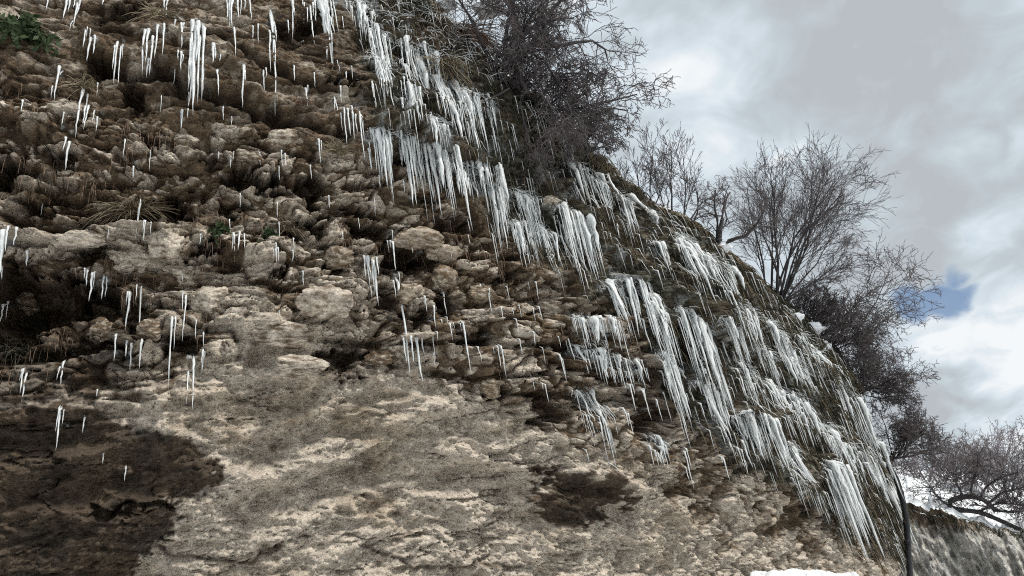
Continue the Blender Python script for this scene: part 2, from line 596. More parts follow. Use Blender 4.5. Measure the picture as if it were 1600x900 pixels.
for pts, wd, dep in (([(140, 92), (165, 105), (235, 122), (300, 150), (345, 170), (390, 190)], 7, .32), ([(395, 192), (440, 205), (500, 212), (530, 222)], 5, .22),
                     ([(310, 72), (350, 68), (420, 115), (480, 140), (530, 165)], 4, .12), ([(0, 350), (120, 350), (240, 352)], 6, .2),
                     ([(240, 845), (300, 868), (380, 872), (440, 850)], 3, .08), ([(40, 890), (130, 888), (220, 865)], 3, .07), ([(560, 862), (640, 872), (720, 890), (800, 880)], 3, .07)):
    d = linesd(QX, QY, pts)
    D -= (1.5 if pts[0][1] < 400 else .5) * dep * np.exp(-(d / wd) ** 2) * front
    if pts[0][1] < 300:
        D += dep * .55 * sstep(linesd(QX, QY + 22, pts), 30, 4) * front
    recess_dark = np.maximum(recess_dark, .8 * np.exp(-(d / (wd * 1.6)) ** 2))  # colour darkened along each crack too
# shelf of pale blocks, and ledges that carry the ice
for pts, wd, out in (([(0, 375), (120, 378), (250, 385), (330, 395), (400, 400), (450, 390)], 26, .30), ([(620, 215), (665, 238), (700, 250), (772, 276)], 14, .35),
                     ([(580, 205), (625, 212)], 12, .25), ([(880, 505), (940, 515)], 12, .3), ([(940, 442), (1000, 445), (1035, 485)], 14, .3), ([(1060, 485), (1100, 520)], 12, .25),
                     ([(865, 325), (915, 350)], 12, .25), ([(1140, 655), (1210, 660)], 10, .25), ([(600, 538), (690, 545)], 9, .25), ([(170, 548), (230, 556)], 9, .25),
                     ([(1280, 722), (1320, 735)], 9, .25), ([(1315, 692), (1370, 718)], 9, .2), ([(555, 405), (580, 415)], 9, .25)):
    d = linesd(QX, QY + 6, pts)
    D += out * sstep(d, wd * 1.3, 0) * front
D *= .72 + .28 * sstep(S[icorner] - SS, 2, 12)
D = np.clip(D, -1.4, .95).astype(np.float32)

# --- the stone's own colours
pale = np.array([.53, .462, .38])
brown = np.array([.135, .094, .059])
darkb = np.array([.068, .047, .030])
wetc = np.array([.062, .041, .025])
mossc = np.array([.040, .038, .025])
ochre = np.array([.26, .18, .085])
A = np.zeros((*D.shape, 3), np.float32)
big = fbm(SS * .7, ZZ * .8, 4, 111)
mid = fbm(SS * 2.5, ZZ * 3.2, 4, 121)
fine = fbm(SS * 9, ZZ * 13, 4, 131, .65)
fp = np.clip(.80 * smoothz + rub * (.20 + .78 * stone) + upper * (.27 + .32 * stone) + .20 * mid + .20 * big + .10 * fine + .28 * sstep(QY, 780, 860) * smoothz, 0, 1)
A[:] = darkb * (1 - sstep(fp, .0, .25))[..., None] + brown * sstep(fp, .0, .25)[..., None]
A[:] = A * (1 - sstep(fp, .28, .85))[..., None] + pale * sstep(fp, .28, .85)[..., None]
for pts, wd, k in (([(0, 372), (120, 380), (240, 390), (300, 400)], 30, .75), ([(330, 470), (420, 510), (520, 480), (560, 460)], 50, .7), ([(330, 560), (470, 570), (430, 520)], 38, .6),
                   ([(240, 610), (330, 610)], 16, .7), ([(600, 600), (720, 640), (850, 690)], 30, .35)):
    m_ = k * sstep(linesd(QX, QY, pts) + 30 * mid, wd, wd * .35)
    A += (pale * (1 + .25 * fine[..., None]) - A) * m_[..., None]
oc = sstep(fbm(SS * 1.1, ZZ * 1.4, 4, 141), .25, .6) * .22
A += (ochre - A) * oc[..., None] * (smoothz + .6 * rub)[..., None]
WETP = [([(-300, 625), (0, 640), (130, 640), (250, 655), (310, 690), (335, 725), (318, 765), (282, 782), (282, 825), (225, 868), (195, 930), (-300, 930)], .80),
        ([(826, 742), (860, 732), (940, 745), (968, 775), (936, 806), (876, 820), (838, 795)], .8), ([(120, 780), (210, 780), (200, 800), (130, 800)], .6),
        ([(-50, 690), (110, 700), (150, 760), (290, 730), (330, 760), (270, 800), (0, 880), (-80, 900)], .45),
        ([(-60, 420), (180, 440), (240, 520), (160, 640), (-60, 620)], .6), ([(520, 540), (600, 545), (600, 590), (520, 590)], .5),
        ([(430, 20), (540, 40), (555, 130), (480, 110)], .5), ([(130, 20), (200, 10), (220, 60), (150, 55)], .55), ([(560, 350), (660, 380), (650, 440), (590, 410)], .6),
        ([(900, 560), (1060, 540), (1110, 700), (1000, 690)], .45), ([(1230, 760), (1300, 780), (1320, 850), (1260, 830)], .4)]
wet = np.clip(recess_dark, 0, 1) * .8  # darkened hollows and cracks share one mask with the wet stains
for poly, k in WETP:
    wet = np.maximum(wet, k * sstep(polysd(QX + 20 * fine + 10 * mid, QY + 16 * mid + 8 * fine, poly), -5, 6))
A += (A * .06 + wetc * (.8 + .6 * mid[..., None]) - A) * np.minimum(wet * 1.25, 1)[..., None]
mm = np.clip(moss * (.78 + .5 * big + .35 * mid), 0, 1)
A += (mossc * (1 + .8 * np.clip(fine, -.8, 1)[..., None]) - A) * mm[..., None]
lich = sstep(fine + mid * .8, .45, .9) * (.4 * moss + .15 * upper)
A += (np.array([.22, .21, .17]) - A) * lich[..., None]
A = np.clip(A, .008, .6)

OFF = (B + D).astype(np.float32)
SAG = .38
ZD = ZZ - SAG * D * sstep(1 - VV, 0, .04)          # lips sag a little
W = place(OFF, ZD)
WG = W.copy()                                # kept for hanging things on it
# the ground on top, running back from the rim under the snow
u = np.linspace(0, 1, NP)[1:, None] ** 1.5
back = OFF[-1][None] - 26 * u
top = np.stack([CX[None, :, 0] + NRM[None, :, 0] * back, CX[None, :, 1] + NRM[None, :, 1] * back,
                ZD[-1][None] + .05 * np.sin(u * 3) - .6 * u + .12 * fbm(SS[:1] * .8 + 0 * u, u * 30 + 0 * SS[:1], 3, 151)], -1)
V = np.concatenate([W, top]).reshape(-1, 3)
tot = NV + NP - 1
idx = np.arange(tot * NS).reshape(tot, NS)
quads = np.stack([idx[:-1, :-1], idx[:-1, 1:], idx[1:, 1:], idx[1:, :-1]], -1).reshape(-1, 4)
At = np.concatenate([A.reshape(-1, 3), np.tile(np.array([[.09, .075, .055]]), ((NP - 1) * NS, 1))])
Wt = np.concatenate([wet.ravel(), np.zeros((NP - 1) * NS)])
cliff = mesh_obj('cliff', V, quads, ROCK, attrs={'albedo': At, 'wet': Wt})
tag(cliff, 'tall overhanging brown and grey rock cliff hung with ice', None, None, 'structure')

# pixel -> nearest point of the cliff, for hanging things where they hang
GX, GY, GD = proj(WG)
ZB = np.full((500, 900), 1e9)
ZI = np.full((500, 900), -1, np.int64)
gi = (np.clip((GX + 100) / 2, 0, 899)).astype(int)
gj = (np.clip((GY + 50) / 2, 0, 499)).astype(int)
vis = (GX > -100) & (GX < 1700) & (GY > -50) & (GY < 950) & (GD > .5)
vis[:, icorner + 40:] = False
order = np.argsort(-GD[vis])
ii = np.flatnonzero(vis.ravel())[order]
ZI[gj.ravel()[ii], gi.ravel()[ii]] = ii      # nearest written last


def hit(x, y):
    """grid index of the cliff point seen at a pixel of the photograph"""
    j, i = int(np.clip((y + 50) / 2, 2, 497)), int(np.clip((x + 100) / 2, 2, 897))
    for rr in range(0, 30):
        blk = ZI[max(j - rr, 0):j + rr + 1, max(i - rr, 0):i + rr + 1]
        if (blk >= 0).any():
            cand = blk[blk >= 0]
            dd = (GX.ravel()[cand] - x) ** 2 + (GY.ravel()[cand] - y) ** 2
            return int(cand[np.argmin(dd)])
    return int(np.argmin((GX - x) ** 2 + (GY - y) ** 2))


def surf(P):
    """for points: column of the cliff, distance out from its plan line, and how far out the rock is there"""
    sh = P.shape[:-1]
    p = P.reshape(-1, 3)
    out = np.zeros(len(p))
    col = np.zeros(len(p), int)
    rk = np.zeros(len(p))
    for a in range(0, len(p), 4000):
        q = p[a:a + 4000]
        d2 = (q[:, None, 0] - CX[None, ::2, 0]) ** 2 + (q[:, None, 1] - CX[None, ::2, 1]) ** 2
        c = np.argmin(d2, 1) * 2
        o = ((q[:, :2] - CX[c]) * NRM[c]).sum(1)
        vv = np.clip((q[:, 2] + .4) / (ZR[c] + .4), 0, 1) * (NV - 1)
        k = vv.astype(int)
        vv = np.clip((q[:, 2] + SAG * D[k, c] + .4) / (ZR[c] + .4), 0, 1) * (NV - 1)
        k = vv.astype(int)
        col[a:a + 4000], out[a:a + 4000], rk[a:a + 4000] = c, o, OFF[k, c]
    return col.reshape(sh), out.reshape(sh), rk.reshape(sh)

#@@PART2@@

def empty(name, loc, label, cat, group=None):
    o = bpy.data.objects.new(name, None)
    o.empty_display_size = .1
    C.objects.link(o)
    o.location = [float(q) for q in loc]
    return tag(o, label, cat, group)


def part(name, lines, mat, root, k=4, wob=0.0, smooth_=True):
    Vt, Ft = tubes(lines, k, wob)
    if root is not None:
        Vt = Vt - np.array(root.location)
    return mesh_obj(name, Vt, Ft, mat, root, None, smooth_)


def elev_cos(P):
    d = np.asarray(P) - CAM
    return np.hypot(d[..., 0], d[..., 1]) / np.linalg.norm(d, axis=-1)


def at_depth(x, y, dist):
    """world point on the sight line of a pixel, at a distance in metres"""
    return CAM + ray(x, y) * dist


# ------------------------------------------------------------------ the ground, far bank and snow
gx = np.concatenate([-np.geomspace(900, 30, 30), np.linspace(-28, 28, 120), np.geomspace(30, 900, 30)])
GXX, GYY = np.meshgrid(gx, gx)
gz = .12 * fbm(GXX * .25, GYY * .25, 4, 201) - .12
idg = np.arange(GXX.size).reshape(GXX.shape)
gq = np.stack([idg[:-1, :-1], idg[:-1, 1:], idg[1:, 1:], idg[1:, :-1]], -1).reshape(-1, 4)
tag(mesh_obj('ground', np.stack([GXX, GYY, gz], -1), gq, SNOW), 'snow covered ground at the foot of the cliff', kind='structure')


def grid_quads(a, b):
    i = np.arange(a * b).reshape(a, b)
    return np.stack([i[:-1, :-1], i[:-1, 1:], i[1:, 1:], i[1:, :-1]], -1).reshape(-1, 4)


# snow heaped up in front of the foot of the cliff
cb = at_depth(1250, 891, 11.2)
a_ = math.atan2(cb[0], cb[1])
uu, vv_ = np.meshgrid(np.linspace(-1, 1, 110), np.linspace(-1, 1, 70))
r2 = np.hypot(uu, vv_)
hb = (cb[2] + .02) * sstep(1 - np.abs(uu) ** 2.6, 0, .75) * sstep(1 - np.abs(vv_) ** 2, 0, .8) + .05 * fbm(uu * 4, vv_ * 3, 5, 211) * sstep(r2, 1, .6) - .14
lu, lv = .98 * uu, 1.4 * vv_
hb = hb + .10 * sstep(r2, 1, .1) - .22 * lu * sstep(r2, 1.1, .6)
bx_ = cb[0] + lu * math.cos(a_) + lv * math.sin(a_)
by_ = cb[1] - lu * math.sin(a_) + lv * math.cos(a_)
tag(mesh_obj('snow_bank', np.stack([bx_, by_, hb], -1), grid_quads(70, 110), SNOW), 'heaped white snow bank at the foot of the cliff', 'snow bank')

# the second, farther cliff to the right, with snow lying on it
fx = np.linspace(1330, 1760, 330)
rt = ray(fx, np.interp(fx, [1330, 1425, 1480, 1530, 1600, 1760], [765, 786, 801, 817, 830, 845]))
DF = 29.0
hz = np.hypot(rt[:, 0], rt[:, 1])
Ptop = CAM + rt * (DF / hz)[:, None]
Ptop[:, 2] += .16 * fbm(np.arange(330) * .05, 0 * fx, 4, 227, .6)
nf = -np.stack([rt[:, 0], rt[:, 1]], 1) / hz[:, None]
vf = np.linspace(0, 1, 200)[:, None]
zf = -.5 + vf * (Ptop[None, :, 2] + .5)
sf_ = np.arange(330)[None] * .045 + 0 * vf
of = .7 * fbm(sf_ * .5, zf * .6, 4, 221) + .16 * ridged(sf_ * 1.1, zf * .8, 4, 222) + .07 * fbm(sf_ * 5, zf * 4, 3, 223) - .5 * vf ** 3
far = np.stack([Ptop[None, :, 0] + nf[None, :, 0] * of, Ptop[None, :, 1] + nf[None, :, 1] * of, zf], -1)
fxx, fyy, _ = proj(far)
st = fbm(sf_ * 2.2, zf * .8, 5, 224, .65) + .5 * fbm(sf_ * 7, zf * 1.6, 3, 226, .65)
fa = np.array([.42, .40, .36]) * (1 + .5 * fbm(sf_ * 3, zf * 3, 3, 225)[..., None])
veil = sstep(st, -.1, .9) * .55
fa = fa + (np.array([.42, .43, .42]) - fa) * veil[..., None]
soil = sstep(fyy - np.interp(fxx, [1330, 1425, 1500, 1560, 1760], [812, 820, 828, 826, 838]) + 14 * st, 8, -10)
fa = fa + (np.array([.17, .13, .095]) * (1 + .5 * st[..., None]) - fa) * soil[..., None]
fa = np.clip(fa, .015, .6)
farcliff = mesh_obj('far_cliff', far, grid_quads(200, 330), ROCK, attrs={'albedo': fa.reshape(-1, 3), 'wet': np.zeros(fa.size // 3)})
tag(farcliff, 'grey rock face veiled with thin ice beyond the main cliff', kind='structure')
# snow slope on top
vs = np.linspace(0, 1, 90)[:, None]
up = CAM + ray(fx, np.interp(fx, [1330, 1450, 1520, 1600, 1760], [712, 733, 744, 762, 790])) * ((DF + 13) / np.hypot(*ray(fx, np.interp(fx, [1330, 1450, 1520, 1600, 1760], [712, 733, 744, 762, 790]))[:, :2].T))[:, None]
topf = far[-1]
sn = topf[None] * (1 - vs[..., None]) + up[None] * vs[..., None]
sn[..., 2] += -.12 + .22 * sstep(vs, 0, .25) + .35 * fbm(sf_[:1] * .7 + 0 * vs, vs * 9 + 0 * sf_[:1], 4, 231) * sstep(vs, 0, .2) - .12
sn[-8:, :, 2] -= np.linspace(0, 3, 8)[:, None]
ss_ = mesh_obj('snow_slope', sn, grid_quads(90, 330), SNOW)
tag(ss_, 'white snow slope above the far cliff', kind='structure')

# snow lying along the cliff's top, seen between the branches
LUMPS = [(698, 6, 16, 8, 1.0), (765, 12, 22, 8, 1.5), (1130, 388, 12, 7, .8), (1262, 516, 22, 8, 1.0), (1280, 545, 16, 8, .8), (1240, 498, 14, 6, 1.0), (860, 12, 30, 10, 2.6)]
Vl, Fl, bs = [], [], 0
for (x, y, rx, ry, bk) in LUMPS:
    P = WG.reshape(-1, 3)[hit(x, min(y + 25, np.interp(x, RIMX, RIMY) + 6))]
    dist = np.linalg.norm(P - CAM) + bk
    c = at_depth(x, y, dist)
    k_ = dist / F
    a, b = np.meshgrid(np.linspace(0, 2 * math.pi, 26), np.linspace(0, math.pi, 14))
    rr = 1 + .35 * fbm(a * 1.2 + x, b * 1.6, 3, 241)
    rr[:, -1] = rr[:, 0]
    p = np.stack([np.cos(a) * np.sin(b) * rx * k_ * rr, np.sin(a) * np.sin(b) * rx * k_ * .8 * rr, np.cos(b) * ry * k_ * rr], -1) + c
    Vl.append(p.reshape(-1, 3))
    Fl.append(grid_quads(14, 26) + bs)
    bs += 14 * 26
tag(mesh_obj('snow', np.concatenate(Vl), np.concatenate(Fl), SNOW), 'snow patches lying along the top of the cliff', kind='structure')

# ------------------------------------------------------------------ boulders standing out of the brown band
BOULD = [(655, 372, 36, 17, 'loaf-shaped tan boulder jutting out below the ice ledge'), (697, 392, 26, 13, 'flat tan boulder with a pale rounded nose, right of the loaf-shaped one'),
         (698, 432, 21, 19, 'round brown boulder just under the flat tan boulder'), (452, 216, 28, 15, 'smooth oval boulder in the upper slabs left of the icy belt'),
         (530, 400, 22, 17, 'tan cube-like boulder left of the blue ice clump'), (218, 405, 32, 19, 'bright broken boulder in the pale shelf below the dry grass'),
         (262, 380, 22, 20, 'pale squarish boulder on the shelf right of the dry grass tuft'), (285, 428, 25, 15, 'pale boulder with an ochre tip above a long thin icicle'),
         (335, 468, 27, 20, 'pale blocky boulder at the top of the bare grey wall'), (345, 545, 24, 14, 'wedge of pale stone pointing out beside the twin long icicles'),
         (232, 512, 16, 14, 'round grey boulder hanging under the dark hollow'), (160, 512, 16, 15, 'round dark boulder at the mouth of the left hollow'),
         (510, 468, 36, 22, 'large pale grey boulder above the bare wall'), (440, 520, 42, 17, 'long grey block bulging from the bare wall'),
         (470, 570, 40, 15, 'long pale slab lowest of the stones in the bare wall'), (50, 465, 20, 16, 'ochre stone inside the dark left hollow'),
         (640, 455, 20, 15, 'tan boulder between two long icicles, below the loaf-shaped one'), (860, 478, 20, 11, 'light capped boulder left of the small ice curtain'),
         (868, 316, 15, 11, 'pale boulder at the top of the broad icefall'), (770, 605, 15, 14, 'squared tan stone at the lower edge of the brown band'),
         (385, 245, 20, 12, 'bumpy brown boulder right below the long black crack'), (120, 372, 30, 11, 'flat pale stone on the shelf left of the dry grass'),
         (755, 455, 22, 11, 'small tan boulder with short icicles in the brown band'), (600, 560, 24, 12, 'dark undercut stone below the icicle ledge')]


def icosphere(sub):
    import bmesh
    bm = bmesh.new()
    bmesh.ops.create_icosphere(bm, subdivisions=sub, radius=1)
    Vb = np.array([q.co[:] for q in bm.verts])
    Fb = np.array([[q.index for q in f.verts] for f in bm.faces])
    bm.free()
    return Vb, Fb


IV, IF = icosphere(5)
for i, (x, y, rx, ry, lab) in enumerate(BOULD):
    h = hit(x, y)
    P = WG.reshape(-1, 3)[h]
    c = h % NS
    d = np.linalg.norm(P - CAM)
    k_ = d / F / .95
    n3 = np.array([*NRM[c], 0])
    t3 = np.array([*T[c], 0])
    k0 = rng.integers(1, 999)
    q = IV.copy()
    # facets: a handful of random planes cut the ball
    for _ in range(9):
        pn = rng.normal(size=3)
        pn /= np.linalg.norm(pn)
        e = q @ pn - rng.uniform(.62, .9)
        q = q - np.clip(e, 0, 9)[:, None] * pn * .85
    nz = fbm(q[:, 0] * 1.6 + i * 7, q[:, 1] * 1.6 + q[:, 2] * 1.3, 4, int(k0), .55) * .16 + ridged(q[:, 0] * 3 + q[:, 1] * 2, q[:, 2] * 5, 3, int(k0) + 9) * .035
    q = q * (1 + nz)[:, None]
    tx = (rx * k_) / max(abs(t3 @ RW[:, 0]), .5)
    Vb = q[:, :1] * t3 * tx + q[:, 1:2] * n3 * (min(rx, ry * 1.3) * k_) + q[:, 2:] * np.array([0, 0, 1.0]) * ry * k_ * 1.08
    loc = P - n3 * min(rx, ry) * k_ * .45
    sh = np.clip(.5 + .9 * fbm(q[:, 0] * 2 + 5, q[:, 2] * 3 + q[:, 1] * 2, 4, int(k0) + 31, .6) + .15 * (x < 350) + .25 * ('pale' in lab or 'bright' in lab or 'light' in lab) - .5 * ('dark' in lab) - .2 * ('brown' in lab), 0, 1)
    al = brown * (1 - sh[:, None]) + pale * 1.08 * sh[:, None]
    if 'ochre stone' in lab or 'tan' in lab:
        al = al * .75 + np.array([.26, .185, .11]) * .25
    o = mesh_obj('boulder', Vb, IF, ROCK, attrs={'albedo': al, 'wet': np.zeros(len(al))})
    o.location = loc
    tag(o, lab, 'boulder', 'boulders bulging out of the rock')

# ------------------------------------------------------------------ ice
def icicles(seeds, reach=13):
    """seeds: rows x, y, length px, radius px -> list of (points, radii)"""
    s = np.array(seeds, float)
    h = np.array([hit(a, b) for a, b in s[:, :2]])
    # hang from the nearest lip of rock just above or below
    iv, ic_ = h // NS, h % NS
    wn = np.arange(-reach, reach + 1)
    rows = np.clip(iv[:, None] + wn[None], 0, NV - 1)
    iv = rows[np.arange(len(s)), np.argmax(OFF[rows, ic_[:, None]] - .004 * np.abs(wn)[None], 1)]
    h = np.clip(iv - 1, 0, NV - 1) * NS + ic_
    P = WG.reshape(-1, 3)[h]
    d = np.linalg.norm(P - CAM, axis=1)
    ln = s[:, 2] * d / F / np.maximum(elev_cos(P), .5)
    r0 = s[:, 3] * d / F
    n3 = np.concatenate([NRM[h % NS], np.zeros((len(s), 1))], 1)
    K = 11
    t = np.linspace(0, 1, K) ** 1.15
    top = P + n3 * (.01 + rng.random((len(s), 1)) * .05)
    Q = np.repeat(top[:, None], K, 1)
    Q[:, :, 2] += .02 - t[None] * ln[:, None]
    col, out, rk = surf(Q)
    prof_r = (1 - t) ** .75 * (.86 + .14 * np.cos(t * 9)) + .02
    rad = r0[:, None] * prof_r[None] * (1 + .45 * (rng.random((len(s), K)) - .5))
    rad[:, 0] *= .55
    need = np.maximum(rk + rad * .5 + .005 - out, 0)
    need = np.minimum(need, .16)
    tt = np.maximum(t, .04)[None]
    lead = np.maximum.accumulate((need / tt)[:, ::-1], 1)[:, ::-1] * tt
    need = np.minimum(np.maximum.accumulate(lead, 1), .16)
    nn = np.concatenate([NRM[col], np.zeros((*col.shape, 1))], -1)
    Q = Q + nn * need[..., None]
    wobx = np.cumsum(rng.normal(size=(len(s), K, 2)) * .11, 1) * r0[:, None, None] * 1.6
    Q[:, :, :2] += wobx
    Q[:, 0] += -n3 * (.05 + r0[:, None]) + np.array([0, 0, .03])     # rooted in the rock
    return [(Q[i], rad[i]) for i in range(len(s))]


def frost(pts, n, size, r):
    """lace of frozen grass and rime round the top of an icefall"""
    out = []
    for x, y in pts:
        for _ in range(n):
            h = hit(x + rng.normal() * size * .6, y + rng.normal() * size * .35)
            p = WG.reshape(-1, 3)[h]
            k_ = np.linalg.norm(p - CAM) / F
            n3 = np.array([*NRM[h % NS], 0]) * rng.uniform(.1, .8)
            dv = np.array([rng.normal() * .6, rng.normal() * .3, rng.normal() * .35 - .35]) + n3
            m = np.linspace(0, 1, 5)[:, None]
            ln = k_ * size * rng.uniform(.4, 1.1)
            q = p + n3 * .02 + dv * m * ln + np.array([0, 0, -1.0]) * m ** 2 * ln * .7
            out.append((q, k_ * r * np.array([1, .95, .9, .7, .3]) * rng.uniform(.6, 1.3)))
    return out


def along(pts, n):
    P = np.array(pts, float)
    cl = np.concatenate([[0], np.cumsum(np.hypot(*np.diff(P, axis=0).T))])
    u_ = (np.arange(n) + rng.random(n)) / n * cl[-1]
    return np.stack([np.interp(u_, cl, P[:, 0]), np.interp(u_, cl, P[:, 1])], 1)


def crust(pts, rpx):
    """the rounded lip of ice along a ledge"""
    P = np.array(pts, float)
    n = max(4, int(np.hypot(*np.diff(P, axis=0).T).sum() / 5))
    cl = np.concatenate([[0], np.cumsum(np.hypot(*np.diff(P, axis=0).T))])
    u_ = np.linspace(0, cl[-1], n)
    lines, cur = [], []
    for a, b in zip(np.interp(u_, cl, P[:, 0]), np.interp(u_, cl, P[:, 1])):
        h = hit(a, b)
        p = WG.reshape(-1, 3)[h] + np.array([*NRM[h % NS], 0]) * .02
        if cur and np.linalg.norm(p - cur[-1][0]) > .45:
            if len(cur) > 2:
                lines.append(cur)
            cur = []
        k_ = np.linalg.norm(p - CAM) / F
        cur.append((p, rpx * k_ * rng.uniform(.45, 1.3)))
    if len(cur) > 2:
        lines.append(cur)
    return [(np.array([q[0] for q in l]), np.array([q[1] for q in l])) for l in lines]


def icefall(pts, n, lmin, lmax, r, label, cat='ice curtain', group='ice curtains on the mossy face', lace=2, jit=4, lip=2.0, tiers=0.5, dens_=1.45):
    P0 = np.array(pts, float)
    cl = np.concatenate([[0], np.cumsum(np.hypot(*np.diff(P0, axis=0).T))])
    m = max(1, int(round(cl[-1] / 17)))                      # the curtain is made of tongues
    cen = (np.arange(m) + rng.uniform(.2, .8, m)) / m
    top_ = rng.uniform(.55, 1.0, m)
    top_[rng.integers(m)] = 1.0
    far_ = P0[:, 0].mean() > 1020
    n = min(int(n * dens_ * ((.64 if far_ else .85))), 90)
    jit = jit * (2.2 if far_ else 1.3)
    a = along(pts, n)
    seeds = []
    for i, (x, y) in enumerate(a):
        u_ = (i + .5) / n
        q = (top_ * np.exp(-((u_ - cen) * m / .48) ** 2)).max()
        l = (lmin * .75 + (lmax * 1.08 - lmin * .75) * q) * rng.uniform(.5, 1.1)
        dy = abs(rng.normal()) * jit
        rr = r * rng.lognormal(-.42, .5)
        if rng.random() < tiers:
            dy += rng.uniform(0, .6) * l
            l *= rng.uniform(.35, .7)
            rr *= .8
        if rng.random() < .25:
            rr *= .5
        seeds.append((x + rng.normal() * 1.6, y + dy, l, rr))
    for c_, h_ in zip(cen, top_):                            # thick fused ice in the middle of each tongue
        x, y = np.interp(c_ * cl[-1], cl, P0[:, 0]), np.interp(c_ * cl[-1], cl, P0[:, 1])
        for _ in range(1):
            seeds.append((x + rng.normal() * 2.5, y + rng.uniform(0, 6), lmax * h_ * rng.uniform(.4, .8), r * rng.uniform(1.6, 3.0)))
    ic = icicles(seeds, 5)
    root = empty('ice_curtain', ic[len(ic) // 2][0][0], label, cat, group)
    for l in ic:
        part('icicle', [l], ICE, root, 6, .25)
    ex = (crust(pts, lip) if lip else []) 
    body = [(p, q) for p, q in ex]
    if body:
        part('ice_lip', body, ICE, root, 6, .5)
    if lace:
        part('frozen_grass', frost(a[::max(1, n // 18)], lace * 2, 9, .7), ICE, root, 3)['kind'] = 'stuff'
    return root


